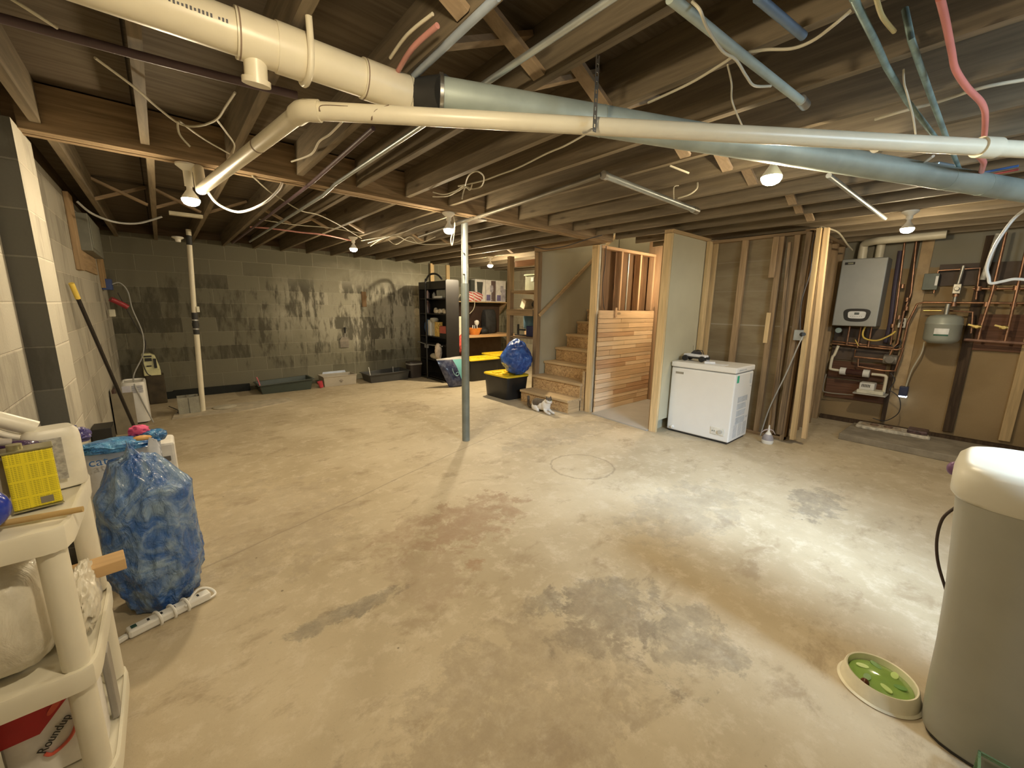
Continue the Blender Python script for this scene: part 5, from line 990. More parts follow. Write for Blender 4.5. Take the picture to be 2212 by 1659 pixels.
for k, (x0, lbl) in enumerate(((5.28, 'white glassware box with a dark tumbler picture on the shelf over the bench'), (5.575, 'glassware box with a wine glass picture, middle of the three on the wall shelf'), (5.875, 'pale glassware box at the right end of the wall shelf'))):
    g_ = thing('glassware_box', lbl, 'box', (x0 + 0.13, 7.43, 1.505), group='glassware boxes on the wall shelf')
    b = MB(); b.box(x0, x0 + 0.27, 7.40, 7.55, 1.506, 1.985); b.build('carton', mat('carton_white', (0.72, 0.70, 0.68), 0.5), g_, bev=0.003)
    b = MB()
    if k == 0:
        b.prism([(0.05, 0.15), (0.17, 0.15), (0.20, 0.42), (0.03, 0.42)], Matrix(((1, 0, 0, x0 + 0.005), (0, 0, 1, 7.393), (0, 1, 0, 1.51), (0, 0, 0, 1))), 0.004)
        b.build('tumbler_print', mat('print_dark', (0.06, 0.065, 0.06), 0.4), g_)
    else:
        b.box(x0 + 0.14, x0 + 0.265, 7.394, 7.398, 1.52, 1.97) if k == 1 else b.box(x0 + 0.14, x0 + 0.265, 7.394, 7.398, 1.52, 1.80)
        b.build('dark_print', mat('print_brown', (0.13, 0.09, 0.09), 0.4) if k == 1 else GL, g_)
        b = MB(); b.lathe([(0.0, 0.0), (0.035, 0.0), (0.006, 0.01), (0.006, 0.16), (0.045, 0.20), (0.05, 0.27), (0.04, 0.33)], (x0 + 0.15, 7.392, 1.54), sq=(1, 0.05, 2)); b.build('glass_print', GL, g_, sm=SM)
        b = MB(); b.box(x0 + 0.01, x0 + 0.12, 7.394, 7.398, 1.53, 1.66); b.build('purple_panel', mat('print_purple', (0.16, 0.14, 0.30), 0.4), g_)
b = MB(); b.box(5.18, 5.275, 7.42, 7.52, 1.506, 1.96); simple('dark_box', b, mat('print_dark', (0.06, 0.065, 0.06), 0.4), 'narrow dark box left of the three glassware boxes', 'box')
def m_flag():
    m = bpy.data.materials.new('striped_cloth'); t, n, l, b = nt(m); v = coord(t); s = xyz(t, v)
    wv = mth(t, 'SINE', mth(t, 'MULTIPLY', mth(t, 'ADD', mth(t, 'ADD', s[2], mth(t, 'MULTIPLY', s[0], 0.35)), mth(t, 'MULTIPLY', nz(t, v, 4, 2), 0.1)), 100))
    c = mix(t, ramp(t, wv, -0.1, 0.1), (0.72, 0.66, 0.62), (0.55, 0.10, 0.10)); c = mix(t, ramp(t, s[0], -0.14, -0.16), c, (0.04, 0.05, 0.15))
    l.new(c, b.inputs['Base Color']); b.inputs['Roughness'].default_value = 0.8; return m
simple('folded_flag', crumple((5.20, 7.358, 1.60), (0.22, 0.035, 0.105), 0.22, 2.4, 11, 4, flat=1.506), m_flag(), 'bundle of red and white striped cloth on the wall shelf behind the post', 'cloth', sm=1.5)
simple('charging_cable', MB().tube([(4.80, 7.36, 1.52), (4.83, 7.32, 1.64), (4.88, 7.31, 1.5), (4.87, 7.31, 1.2), (4.85, 7.3, 0.82)], 0.008), CABLE, 'beige cable hanging off the wall shelf left of the steel post', 'cable')
simple('charging_cable', MB().tube([(5.15, 7.34, 1.70), (5.17, 7.30, 1.6), (5.19, 7.30, 1.45), (5.15, 7.30, 1.33), (5.06, 7.31, 1.24)], 0.008), CABLE, 'beige cable dangling from the wall shelf in front of the dark back board', 'cable')
# things on the bench
bw = thing('orange_bowl', 'orange flared bowl filled with small tools on the workbench', 'bowl', (5.08, 7.15, 0.80))
b = MB(); b.lathe([(0.0, 0), (0.10, 0), (0.155, 0.125), (0.16, 0.14), (0.15, 0.14), (0.095, 0.01), (0, 0.01)], (5.08, 7.15, 0.801), 32); b.build('bowl_body', mat('orange_glaze', (0.72, 0.25, 0.05), 0.35), bw, sm=SM)
random.seed(6)
for k in range(5):
    b = MB(); a = (5.0 + 0.035 * k, 7.12 + 0.01 * (k % 3), 0.86); b.tube([a, (a[0] + random.uniform(-0.02, 0.02), a[1], 1.0)], 0.011, 8); simple('small_tool', b, BLACK if k % 2 else WHITEP, 'small hand tool sticking out of the orange bowl', 'tool', 'tools in the orange bowl')
b = MB(); b.lathe([(0.0, 0), (0.02, 0), (0.02, 0.03), (0.05, 0.07), (0.055, 0.11), (0.035, 0.14), (0, 0.15)], (5.14, 7.16, 0.96)); simple('light_bulb', b, WHITEP, 'big white unlit bulb standing in the orange bowl', 'bulb', sm=SM)
simple('backpack', crumple((5.60, 7.33, 1.06), (0.17, 0.12, 0.30), 0.10, 2.0, 12, 4, flat=0.801, shape=lambda p: Vector((max(-0.85, min(0.85, p.x * 1.2)), p.y, max(-0.9, min(0.92, p.z * 1.15))))), mat('black_cloth', (0.02, 0.02, 0.022), 0.75, var=0.3), 'black backpack standing on the workbench under the wall shelf', 'backpack', sm=1.5)
simple('dark_bag', crumple((5.37, 7.22, 0.87), (0.11, 0.09, 0.08), 0.2, 2.5, 13, 4, flat=0.801), mat('black_cloth2', (0.015, 0.015, 0.015), 0.7), 'low black bag slumped between the orange bowl and the backpack', 'bag', sm=1.5)
simple('white_carton', MB().box(4.55, 4.72, 7.05, 7.2, 0.801, 1.19), mat('cream_carton', (0.75, 0.70, 0.55), 0.6), 'cream carton standing at the left end of the workbench', 'carton', bev=0.003)
simple('red_bundle', crumple((4.60, 6.90, 0.62), (0.11, 0.075, 0.19), 0.2, 2.3, 14, 4), mat('red_cloth', (0.50, 0.08, 0.06), 0.7, var=0.6, scale=12), 'red and white bundle hanging at the left end of the workbench', 'cloth', sm=1.5)
# black and yellow totes
def tote(x0, x1, y0, y1, h, label, extra_k=0):
    t_ = thing('storage_tote', label, 'storage tote', ((x0 + x1) / 2, (y0 + y1) / 2, 0), group='black storage totes with yellow lids')
    c = ((x0 + x1) / 2, (y0 + y1) / 2, 0); hx, hy = (x1 - x0) / 2, (y1 - y0) / 2
    b = MB(); b.lathe([(0.0, 0.0), (0.84, 0.0), (0.86, 0.01), (0.95, h - 0.05), (0.98, h - 0.045), (0.98, h - 0.03), (0, h - 0.03)], c, 48, sq=(hx, hy, 9)); b.build('tub', mat('tote_black', (0.018, 0.017, 0.016), 0.4), t_, sm=SM)
    b = MB(); b.lathe([(0.0, h - 0.028), (1.0, h - 0.028), (1.0, h - 0.008), (0.97, h), (0.88, h), (0.86, h - 0.012), (0.0, h - 0.012)], c, 48, sq=(hx, hy, 9)); l_ = b.build('lid', YELLOW, t_, sm=SM)
    b = MB()
    for (fx, fy, sx, sy) in ((-0.55, -0.3, 0.16, 0.3), (-0.3, 0.45, 0.3, 0.12), (0.15, -0.1, 0.2, 0.2), (0.55, 0.35, 0.12, 0.25), (0.5, -0.4, 0.25, 0.12)):
        b.box(c[0] + (fx - sx) * hx, c[0] + (fx + sx) * hx, c[1] + (fy - sy) * hy, c[1] + (fy + sy) * hy, h - 0.0125, h + 0.004)
    b.build('lid_ribs', YELLOW, l_, bev=0.004)
    return t_
tote(3.79, 4.26, 4.50, 5.13, 0.375, 'black tote with yellow lid carrying the shiny blue bag beside the stairs')
tote(4.22, 4.98, 6.10, 6.60, 0.42, 'black tote with yellow lid under the bench, directly right of the steel post')
tote(5.00, 5.72, 6.30, 6.85, 0.44, 'black tote with yellow lid farthest back, partly behind the shiny blue bag')
BLUEF = plastic_film('blue_bag_film', (0.012, 0.07, 0.36), (0.05, 0.17, 0.62), 0.22, 6)
bb2 = crumple((4.09, 4.64, 0.64), (0.20, 0.25, 0.25), 0.17, 2.0, 2, 5, flat=0.381, shape=lambda p: Vector((p.x * (1 - 0.3 * max(0, p.z)), p.y * (1 - 0.3 * max(0, p.z)), p.z)))
simple('blue_trash_bag', bb2, BLUEF, 'shiny blue trash bag heaped on the yellow-lidded tote beside the stairs', 'trash bag', sm=1.6)
# storage rack left of the stairs
rk = thing('storage_rack', 'wooden storage rack with three shelves beside the staircase', 'rack', (4.7, 4.8, 0))
RKW = wood('rack_wood', (0.36, 0.25, 0.14), 0.6, 'z'); RKY = wood('rack_wood', (0.36, 0.25, 0.14), 0.6, 'y')
b = MB(); b.box(4.29, 4.37, 5.055, 5.13, 0, 2.19); b.build('rack_post', RKW, rk)
for x in (5.0,):
    b = MB(); b.box(x, x + 0.05, 5.06, 5.12, 0, 2.19); b.build('rack_post', RKW, rk)
for z, hh in ((1.655, 0.04), (0.935, 0.025)):
    b = MB(); b.box(4.31, 5.1, 4.505, 5.12, z - hh, z); b.build('shelf_board', RKY, rk)
b = MB(); b.box(4.375, 5.1, 4.505, 5.12, 1.345, 1.365); b.build('shelf_board', RKY, rk); b = MB(); b.box(4.27, 4.289, 4.505, 5.12, 1.265, 1.365); b.build('face_board', RKY, rk)
b = MB(); b.box(4.38, 4.42, 4.505, 5.05, 2.03, 2.12); b.build('top_rail', wood('rail_wood', (0.62, 0.34, 0.19), 0.7, 'y'), rk)
tb = thing('clear_bin', 'clear green-lidded bin with a white sticker on the top shelf of the storage rack', 'bin', (4.66, 4.78, 1.655))
b = MB(); b.box(4.50, 4.85, 4.60, 4.93, 1.656, 1.89); b.build('bin_body', mat('clear_bin', (0.34, 0.35, 0.25), 0.3), tb, bev=0.01)
b = MB(); b.box(4.485, 4.865, 4.585, 4.945, 1.891, 1.915); b.build('lid', mat('pale_green', (0.42, 0.50, 0.28), 0.4), tb, bev=0.004)
b = MB(); b.box(4.494, 4.498, 4.73, 4.79, 1.80, 1.86); b.build('sticker', WHITEP, tb)
simple('dark_helmet_bag', crumple((4.62, 4.68, 1.445), (0.14, 0.12, 0.09), 0.2, 2.3, 15, 4, flat=1.366), mat('dark_cloth', (0.03, 0.028, 0.025), 0.6), 'dark case with a handle on the middle shelf of the storage rack', 'case', sm=1.5)
simple('paper_lid', MB().rbox((4.60, 4.97, 1.45), (0.2, 0.10, 0.14), (0.4, 0, 0)), mat('cream_carton', (0.75, 0.70, 0.55), 0.6), 'slanted cream box beside the dark case on the storage rack', 'box')
simple('pine_offcut', MB().box(4.95, 5.0, 4.52, 5.05, 1.55, 1.61), PINEY, 'pale plank laid under the top shelf of the storage rack', 'board')
b = MB(); b.lathe([(0, 0), (0.13, 0), (0.145, 0.03), (0.145, 0.30), (0, 0.30)], (4.72, 4.98, 1.04)); simple('water_jug', b, mat('jug_blue', (0.10, 0.20, 0.27), 0.2), 'dusty blue water jug behind the black stand on the storage rack', 'jug', sm=SM)
b = MB(); b.box(4.45, 4.47, 5.02, 5.05, 0.936, 1.12); b.box(4.42, 4.50, 4.88, 5.08, 0.936, 0.955); b.box(4.45, 4.47, 4.86, 5.04, 1.02, 1.045); simple('black_stand', b, BLACK, 'black metal stand on the lowest shelf of the storage rack', 'stand')
simple('navy_bin', MB().box(4.44, 4.58, 4.60, 4.82, 0.936, 1.10), mat('navy_bin', (0.03, 0.035, 0.11), 0.5), 'navy box on the lowest shelf of the storage rack', 'box', bev=0.008)
simple('cardboard_box', MB().box(4.60, 4.75, 4.72, 5.03, 0.936, 1.035), mat('tan_card', (0.60, 0.42, 0.24), 0.7), 'low tan box behind the black stand on the storage rack', 'box')
simple('white_batten', MB().box(4.88, 4.91, 4.66, 4.70, 0.937, 1.34), mat('cream_carton', (0.75, 0.70, 0.55), 0.6), 'upright cream strip behind the navy box on the storage rack', 'strip')
b = MB(); b.box(6.55, 6.6198, 4.46, Y1, 0, 2.3); struct(b.build('wall_right_nook', m_block('block_wall_nook', 'y', (0.44, 0.40, 0.30), (0.36, 0.33, 0.25), (0.50, 0.46, 0.36), (0.2, 0.17, 0.12), (0.6, 0.56, 0.45)), at=(0, 0, 0)))
post('wall_stud', 4.275, 4.355, 7.56, 7.60, 0.0, 2.25, PINE, 'bright vertical board behind the bookcase, at the end of the stained block wall', 'stud')
post('wall_stud', 4.68, 4.76, 7.605, 7.645, 1.506, 2.25, PINE, 'bright vertical board above the bookcase, nearer to the steel post', 'stud')
# things near the left corner
dh = thing('dehumidifier', 'slim white dehumidifier standing on the floor in the left corner', 'dehumidifier', (-0.33, 6.35, 0))
b = MB(); b.lathe([(0.0, 0.02), (1.0, 0.02), (1.0, 0.465), (0.97, 0.485), (0.85, 0.49), (0.8, 0.475), (0, 0.475)], (-0.345, 6.38, 0), 40, sq=(0.105, 0.18, 6)); b.build('housing', WHITEP, dh, sm=SM)
b = MB(); b.box(-0.42, -0.27, 6.25, 6.5, 0.0, 0.02); b.build('base', BLACK, dh)
b = MB()
for k in range(8): b.box(-0.36, -0.265, 6.194, 6.199, 0.37 + k * 0.011, 0.375 + k * 0.011)
b.build('grille', mat('grille_grey', (0.42, 0.42, 0.48), 0.5), dh)
b = MB(); b.box(-0.44, -0.37, 6.194, 6.199, 0.37, 0.455); b.build('label', mat('label_lilac', (0.66, 0.66, 0.75), 0.5), dh)
simple('leaning_board', MB().rbox((-0.42, 5.83, 0.22), (0.17, 0.02, 0.44), (-0.06, 0, 0)), mat('taupe_panel', (0.24, 0.21, 0.15), 0.7), 'flat taupe panel standing on the floor in front of the dehumidifier', 'panel')
simple('leaning_board', MB().rbox((-0.495, 5.95, 0.24), (0.02, 0.16, 0.46), (0, 0.03, 0)), mat('dark_red_brown', (0.07, 0.03, 0.02), 0.6), 'narrow dark brown board against the left wall beside the taupe panel', 'board')
pwp = thing('pump_pit_cover', 'dark brown cabinet under the pale yellow charger in the corner', 'box', (-0.18, 7.45, 0))
b = MB(); b.box(-0.27, -0.08, 7.32, 7.58, 0.0, 0.40); b.build('cabinet', mat('pit_brown', (0.06, 0.045, 0.025), 0.7, var=0.3), pwp, bev=0.01)
yc = thing('battery_charger', 'pale yellow and black battery charger on the dark cabinet in the corner', 'charger', (-0.2, 7.35, 0.4))
CY = mat('pale_yellow', (0.74, 0.72, 0.42), 0.4)
b = MB(); b.prism([(-0.085, 0.0), (0.085, 0.0), (0.085, 0.10), (0.05, 0.27), (0.0, 0.30), (-0.085, 0.30)], Matrix(((1, 0, 0, -0.195), (0, 0, 1, 7.34), (0, 1, 0, 0.40), (0, 0, 0, 1))), 0.14); b.build('housing', CY, yc, bev=0.012)
b = MB(); b.box(-0.255, -0.175, 7.325, 7.339, 0.655, 0.675); b.box(-0.25, -0.18, 7.325, 7.339, 0.60, 0.64); b.box(-0.165, -0.135, 7.325, 7.339, 0.50, 0.63); b.box(-0.24, -0.19, 7.325, 7.339, 0.525, 0.54); b.box(-0.21, -0.12, 7.325, 7.339, 0.43, 0.45); b.build('control_face', BLACK, yc)
b = MB(); b.box(-0.28, -0.105, 7.31, 7.339, 0.402, 0.48); b.build('shelf_lip', CY, yc, bev=0.006)
cbk = thing('concrete_block', 'two-core grey concrete block on the floor beside the upright white pipe', 'block', (0.13, 6.5, 0))
b = MB()
for (x0, x1, y0, y1) in ((0.02, 0.235, 6.40, 6.425), (0.02, 0.235, 6.575, 6.60), (0.02, 0.045, 6.425, 6.575), (0.21, 0.235, 6.425, 6.575), (0.116, 0.14, 6.425, 6.575)): b.box(x0, x1, y0, y1, 0.0, 0.215)
b.build('block_shell', mat('concrete_grey', (0.33, 0.32, 0.26), 0.9, bmp=0.4), cbk)
b = MB(); b.box(0.126, 0.130, 6.397, 6.4, 0.0, 0.21); b.build('score_line', BLACK, cbk)
b = MB(); b.prism([(-0.05, 6.22), (0.75, 6.18), (1.3, 6.4), (1.3, 6.65), (0, 6.7)], Matrix.Translation((0, 0, 0)), 0.012); simple('pit_lid', b, mat('slab_tan', (0.46, 0.40, 0.30), 0.8, var=0.15), 'thin pale concrete patch on the floor around the upright white pipe', 'slab')
b = MB(); b.lathe([(0, 0.012), (0.13, 0.012), (0.135, 0.022), (0.12, 0.027), (0, 0.027)], (0.50, 6.50, 0)); simple('round_cover', b, mat('cover_beige', (0.50, 0.46, 0.36), 0.7), 'round flat cover on the floor right of the upright white pipe', 'cover', sm=SM)
simple('black_cable', MB().tube([(-0.07, 6.95, 0.02), (0.0, 6.75, 0.01), (0.02, 6.6, 0.01), (0.005, 6.45, 0.03)], 0.006), DARKC, 'black cord on the floor running to the concrete block', 'cord')
# electrics on the left wall
ep = thing('electrical_panel', 'grey breaker panel high on the left block wall between two boards', 'electrical panel', (-0.47, 6.2, 1.85))
b = MB(); b.box(-0.519, -0.43, 5.62, 6.62, 1.86, 2.20); b.build('panel_box', mat('panel_grey', (0.20, 0.20, 0.165), 0.5, 0.2), ep, bev=0.006)
b = MB(); b.box(-0.43, -0.424, 5.66, 6.2, 1.89, 2.17); b.build('panel_door', mat('panel_grey2', (0.22, 0.22, 0.18), 0.5, 0.2), ep, bev=0.003)
post('wall_board', -0.519, -0.485, 5.15, 5.36, 1.66, 2.29, OLDW, 'brown board on the left wall just before the breaker panel', 'board')
post('wall_board', -0.519, -0.50, 5.36, 6.6, 1.68, 1.858, OLDY, 'rusty brown board under the breaker panel on the left wall', 'board')
post('wall_board', -0.519, -0.48, 6.95, 7.25, 1.55, 2.25, wood('amber_wood', (0.45, 0.30, 0.15), 0.6, 'z'), 'amber brown board on the left wall in the far corner', 'board')
bo2 = thing('blue_outlet_box', 'blue outlet box on the left wall below the amber board', 'electrical box', (-0.45, 7.1, 1.5))
b = MB(); b.box(-0.519, -0.43, 7.0, 7.2, 1.53, 1.66); b.build('box_body', mat('cobalt', (0.05, 0.09, 0.28), 0.5), bo2, bev=0.005)
simple('red_plug', MB().tube([(-0.47, 7.15, 1.42), (-0.38, 7.2, 1.36), (-0.33, 7.22, 1.32)], 0.032, 10), mat('red_plug', (0.38, 0.04, 0.05), 0.35), 'dark red plug hanging below the blue outlet box', 'plug', sm=SM)
simple('cream_plug', MB().rbox((-0.47, 7.05, 1.25), (0.06, 0.06, 0.09)), mat('cream_plastic', (0.75, 0.72, 0.58), 0.45), 'cream socket adapter on the left wall below the red plug', 'plug', bev=0.01)
simple('grey_cable', MB().tube([(-0.43, 7.1, 1.6), (-0.36, 7.1, 1.62), (-0.30, 7.1, 1.52), (-0.28, 7.05, 1.3), (-0.22, 7.0, 1.0), (-0.24, 6.9, 0.75), (-0.33, 6.5, 0.56), (-0.335, 6.25, 0.495), (-0.32, 6.185, 0.42), (-0.27, 6.17, 0.2), (-0.22, 6.16, 0.01)], 0.007), mat('grey_cord', (0.4, 0.4, 0.38), 0.5), 'pale grey cord running from the blue outlet box down over the dehumidifier', 'cord')
simple('black_cable', MB().tube([(-0.40, 7.25, 1.5), (-0.30, 7.5, 1.1), (-0.22, 7.55, 0.85), (-0.27, 7.33, 0.62), (-0.25, 7.31, 0.45), (-0.21, 7.31, 0.40)], 0.006), DARKC, 'black cord running down the corner to the battery charger', 'cord')
simple('black_box', MB().box(-0.515, -0.40, 4.30, 4.52, 0.0, 0.43), mat('soot_box', (0.012, 0.012, 0.012), 0.45), 'black box with small grey print against the left wall behind the litter bag', 'box', bev=0.004)
# the cat
# broom handle
br = thing('broom_pole', 'black pole with a yellow tip leaning against the left block wall', 'pole', (-0.30, 5.2, 0))
ba = Vector((-0.490, 4.485, 1.523)); bz = Vector((-0.30, 5.25, 0.02)); bd = (bz - ba).normalized()
b = MB(); b.tube([ba + bd * 0.12, bz], 0.0135, 12, smooth=False); b.build('pole', mat('gloss_black', (0.015, 0.012, 0.012), 0.25), br, sm=SM)
b = MB(); b.tube([ba, ba + bd * 0.125], 0.0165, 12, smooth=False); b.build('yellow_grip', mat('grip_yellow', (0.75, 0.55, 0.10), 0.45), br, sm=SM)


# ---------------------------------------------------------------- cat
def m_cat():
    m = bpy.data.materials.new('cat_fur'); t, n, l, b = nt(m); v = coord(t)
    w1 = nz(t, v, 16, 4)
    def near(c, r):
        vm = n.new('ShaderNodeVectorMath'); vm.operation = 'DISTANCE'; l.new(v, vm.inputs[0]); vm.inputs[1].default_value = c
        return ramp(t, mth(t, 'ADD', vm.outputs[1], mth(t, 'MULTIPLY', mth(t, 'SUBTRACT', w1, 0.5), 0.05)), r, r - 0.008)
    st_ = nz(t, coord(t, (1, 1, 0.3)), 60, 3); dark = mix(t, st_, (0.055, 0.045, 0.036), (0.16, 0.13, 0.10))
    f = near((0.0, 0.10, 0.16), 0.115)
    for c, r in (((0.0, 0.03, 0.175), 0.085), ((0.012, -0.118, 0.222), 0.064), ((0.0, 0.20, 0.05), 0.06), ((0.0, 0.30, 0.05), 0.13), ((0.03, 0.42, 0.08), 0.12)):
        f = mth(t, 'MAXIMUM', f, near(c, r))
    g = near((-0.022, -0.172, 0.165), 0.034)
    f = mth(t, 'MULTIPLY', f, mth(t, 'SUBTRACT', 1.0, g))
    l.new(mix(t, f, (0.72, 0.69, 0.64), dark), b.inputs['Base Color']); b.inputs['Roughness'].default_value = 0.85; b.inputs['Specular IOR Level'].default_value = 0.2
    bump(t, b, nz(t, v, 180, 3), 0.5, 0.004); return m
# built around the origin facing -y, then turned and set in front of the first step
CX, CY_, CR = 3.80, 3.74, -0.12
ct = thing('cat', 'white cat with dark tabby back resting on the floor in front of the first step', 'cat', (0, 0, 0))
b = MB()
b.ball((0, 0.13, 0.085), 1, (0.075, 0.105, 0.082)); b.ball((0, 0.04, 0.095), 1, (0.068, 0.11, 0.078)); b.ball((0, -0.045, 0.105), 1, (0.06, 0.075, 0.085))
b.ball((0.055, 0.12, 0.05), 1, (0.036, 0.07, 0.05)); b.ball((-0.055, 0.12, 0.05), 1, (0.036, 0.07, 0.05))
b.ball((0, -0.085, 0.135), 1, (0.042, 0.05, 0.05)); b.ball((0, -0.11, 0.176), 1, (0.050, 0.046, 0.043)); b.ball((0, -0.150, 0.160), 1, (0.022, 0.018, 0.016)); b.ball((0.018, -0.13, 0.162), 1, (0.02, 0.02, 0.018)); b.ball((-0.018, -0.13, 0.162), 1, (0.02, 0.02, 0.018))
for s_ in (1, -1):
    b.cyl((0.030 * s_, -0.105, 0.203), (0.038 * s_, -0.100, 0.240), 0.017, 0.003, 12)
    b.tube([(0.035 * s_, -0.05, 0.09), (0.038 * s_, -0.08, 0.04), (0.036 * s_, -0.13, 0.020), (0.034 * s_, -0.165, 0.018)], 0.019, 10)
    b.ball((0.034 * s_, -0.17, 0.017), 1, (0.017, 0.023, 0.016))
    b.ball((0.062 * s_, 0.06, 0.018), 1, (0.018, 0.04, 0.017))
b.tube([(0.0, 0.21, 0.05), (-0.02, 0.27, 0.024), (0.0, 0.34, 0.024), (0.03, 0.39, 0.05), (0.05, 0.42, 0.10), (0.055, 0.43, 0.14)], 0.023, 10, taper=0.8)
cb = b.build('body', m_cat(), ct, remesh=0.006)
for s_ in (1, -1):
    b = MB(); b.ball((0.018 * s_, -0.1515, 0.184), 0.0075, seg=12); e_ = b.build('eye', mat('cat_eye', (0.30, 0.34, 0.10), 0.15), ct, sm=1.5)
    b = MB(); b.ball((0.0182 * s_, -0.1575, 0.184), 0.0026, (0.6, 1, 1.5), seg=8); b.build('pupil', BLACK, e_, sm=1.5)
b = MB(); b.ball((0, -0.168, 0.167), 0.0048, seg=10); b.build('nose', mat('nose_pink', (0.55, 0.28, 0.25), 0.5), ct, sm=1.5)
ct.location = (CX, CY_, 0); ct.rotation_euler = (0, 0, CR)

# ---------------------------------------------------------------- resin shelf unit at the left edge
RES = mat('cream_resin', (0.74, 0.70, 0.58), 0.4, var=0.03, sss=0.0)
rs = thing('resin_shelf', 'cream plastic shelf unit with round posts at the left wall', 'shelf unit', (-0.38, 1.63, 0))
sx0, sx1, sy0, sy1 = -0.515, -0.235, 1.40, 1.86
def slab(ztop, h, name):
    cx, cy = (sx0 + sx1) / 2, (sy0 + sy1) / 2; hx, hy = (sx1 - sx0) / 2, (sy1 - sy0) / 2
    b = MB(); b.lathe([(0.0, ztop - h + 0.02), (0.90, ztop - h + 0.02), (0.97, ztop - h), (0.985, ztop - h), (1.0, ztop - 0.008), (0.985, ztop), (0.93, ztop), (0.91, ztop - 0.006), (0.0, ztop - 0.006)], (cx, cy, 0), 56, sq=(hx, hy, 10)); b.build(name, RES, rs, sm=0.6)
slab(0.85, 0.062, 'shelf_tier'); slab(0.445, 0.06, 'shelf_tier'); slab(0.10, 0.06, 'shelf_tier')
for (x, y) in ((-0.278, 1.442), (-0.272, 1.812), (-0.478, 1.442), (-0.478, 1.812)):
    for (z0, z1) in ((0.098, 0.39), (0.443, 0.79), (0.0, 0.042)):
        b = MB(); b.cyl((x, y, z0), (x, y, z1), 0.0275, seg=28); b.build('post', RES, rs, sm=SM)
# stuff on the top tier
yc_ = thing('solvent_can', 'yellow rectangular metal can tilted on the top tier of the cream shelf', 'can', (-0.31, 1.56, 0.85))
CANR = Matrix.Translation((-0.312, 1.60, 0.851)) @ Euler((0, 0, 0.18)).to_matrix().to_4x4()
def canbox(x0, x1, y0, y1, z0, z1, name, m, parent, bev=0.0):
    b = MB(); b.box(x0, x1, y0, y1, z0, z1); bmesh.ops.transform(b.bm, matrix=CANR, verts=b.bm.verts); return b.build(name, m, parent, bev=bev)
def m_can():
    m = bpy.data.materials.new('can_yellow'); t, n, l, b = nt(m); v = coord(t); s = xyz(t, v)
    rows = mth(t, 'FRACT', mth(t, 'MULTIPLY', s[2], 200)); hn = nz(t, coord(t, (400, 1, 1)), 1.0, 2); tx = mth(t, 'MULTIPLY', ramp(t, rows, 0.35, 0.5), ramp(t, hn, 0.42, 0.5))
    blk = mth(t, 'FRACT', mth(t, 'MULTIPLY_ADD', s[2], 22, 0.2)); tx = mth(t, 'MULTIPLY', tx, ramp(t, blk, 0.10, 0.14))
    colg = mth(t, 'ABSOLUTE', mth(t, 'ADD', s[0], 0.008)); tx = mth(t, 'MULTIPLY', tx, ramp(t, colg, 0.002, 0.004))
    l.new(mix(t, mth(t, 'MULTIPLY', tx, 0.5), (0.80, 0.68, 0.03), (0.20, 0.17, 0.02)), b.inputs['Base Color']); b.inputs['Roughness'].default_value = 0.35; return m
canbox(-0.043, 0.043, -0.026, 0.026, 0.004, 0.160, 'can_body', m_can(), yc_, 0.004)
canbox(-0.045, 0.045, -0.028, 0.028, 0.160, 0.165, 'top_rim', mat('tin', (0.45, 0.42, 0.25), 0.3, 0.8), yc_, 0.001)
canbox(-0.045, 0.045, -0.028, 0.028, 0.0, 0.004, 'bottom_rim', mat('tin', (0.45, 0.42, 0.25), 0.3, 0.8), yc_, 0.001)
b = MB(); b.cyl(CANR @ Vector((-0.02, 0, 0.165)), CANR @ Vector((-0.02, 0, 0.178)), 0.014); b.build('cap', mat('tin', (0.45, 0.42, 0.25), 0.3, 0.8), yc_, sm=SM)
canbox(0.005, 0.028, -0.0275, -0.026, 0.012, 0.03, 'barcode', mat('barcode_grey', (0.22, 0.2, 0.15), 0.5), yc_)
jg = thing('spray_jug', 'large white plastic jug with a carrying handle behind the yellow can', 'jug', (-0.29, 1.73, 0.85))
JM = mat('jug_white', (0.78, 0.75, 0.66), 0.38)
b = MB(); b.lathe([(0.0, 0.0), (0.92, 0.0), (1.0, 0.01), (1.0, 0.15), (0.95, 0.17), (0.8, 0.18), (0.0, 0.18)], (-0.292, 1.745, 0.851), 40, rot=(0, 0, 0.3), sq=(0.058, 0.045, 5)); b.build('body', JM, jg, sm=SM)
b = MB(); b.tube([(-0.315, 1.735, 1.035), (-0.345, 1.73, 1.055), (-0.385, 1.725, 1.08), (-0.415, 1.72, 1.085)], 0.022, 12); b.tube([(-0.335, 1.73, 1.01), (-0.37, 1.725, 1.03), (-0.40, 1.72, 1.06), (-0.412, 1.72, 1.08)], 0.010, 10); b.build('handle', JM, jg, sm=SM)
b = MB(); b.box(-0.305, -0.262, 1.685, 1.6875, 0.885, 1.01); bmesh.ops.transform(b.bm, matrix=Matrix.Translation((-0.283, 1.687, 0)) @ Matrix.Rotation(0.3, 4, 'Z') @ Matrix.Translation((0.283, -1.687, 0)), verts=b.bm.verts)
b.build('grey_label', mat('label_grey2', (0.38, 0.37, 0.35), 0.6, var=0.3, scale=90), jg)
b = MB(); b.ball((-0.40, 1.62, 0.935), 1, (0.05, 0.04, 0.085)); b.tube([(-0.43, 1.60, 1.01), (-0.40, 1.60, 1.045), (-0.34, 1.62, 1.03)], 0.01, 8); simple('clear_jug', b, mat('clear_jug', (0.50, 0.46, 0.42), 0.2, alpha=0.8), 'clear plastic jug with reddish contents behind the yellow can', 'jug', sm=1.2)
simple('purple_bag', crumple((-0.36, 1.68, 0.985), (0.065, 0.04, 0.03), 0.3, 2.5, 21, 4), plastic_film('purple_film', (0.03, 0.01, 0.06), (0.10, 0.04, 0.16)), 'crumpled dark purple plastic behind the yellow can', 'plastic bag', sm=1.5)
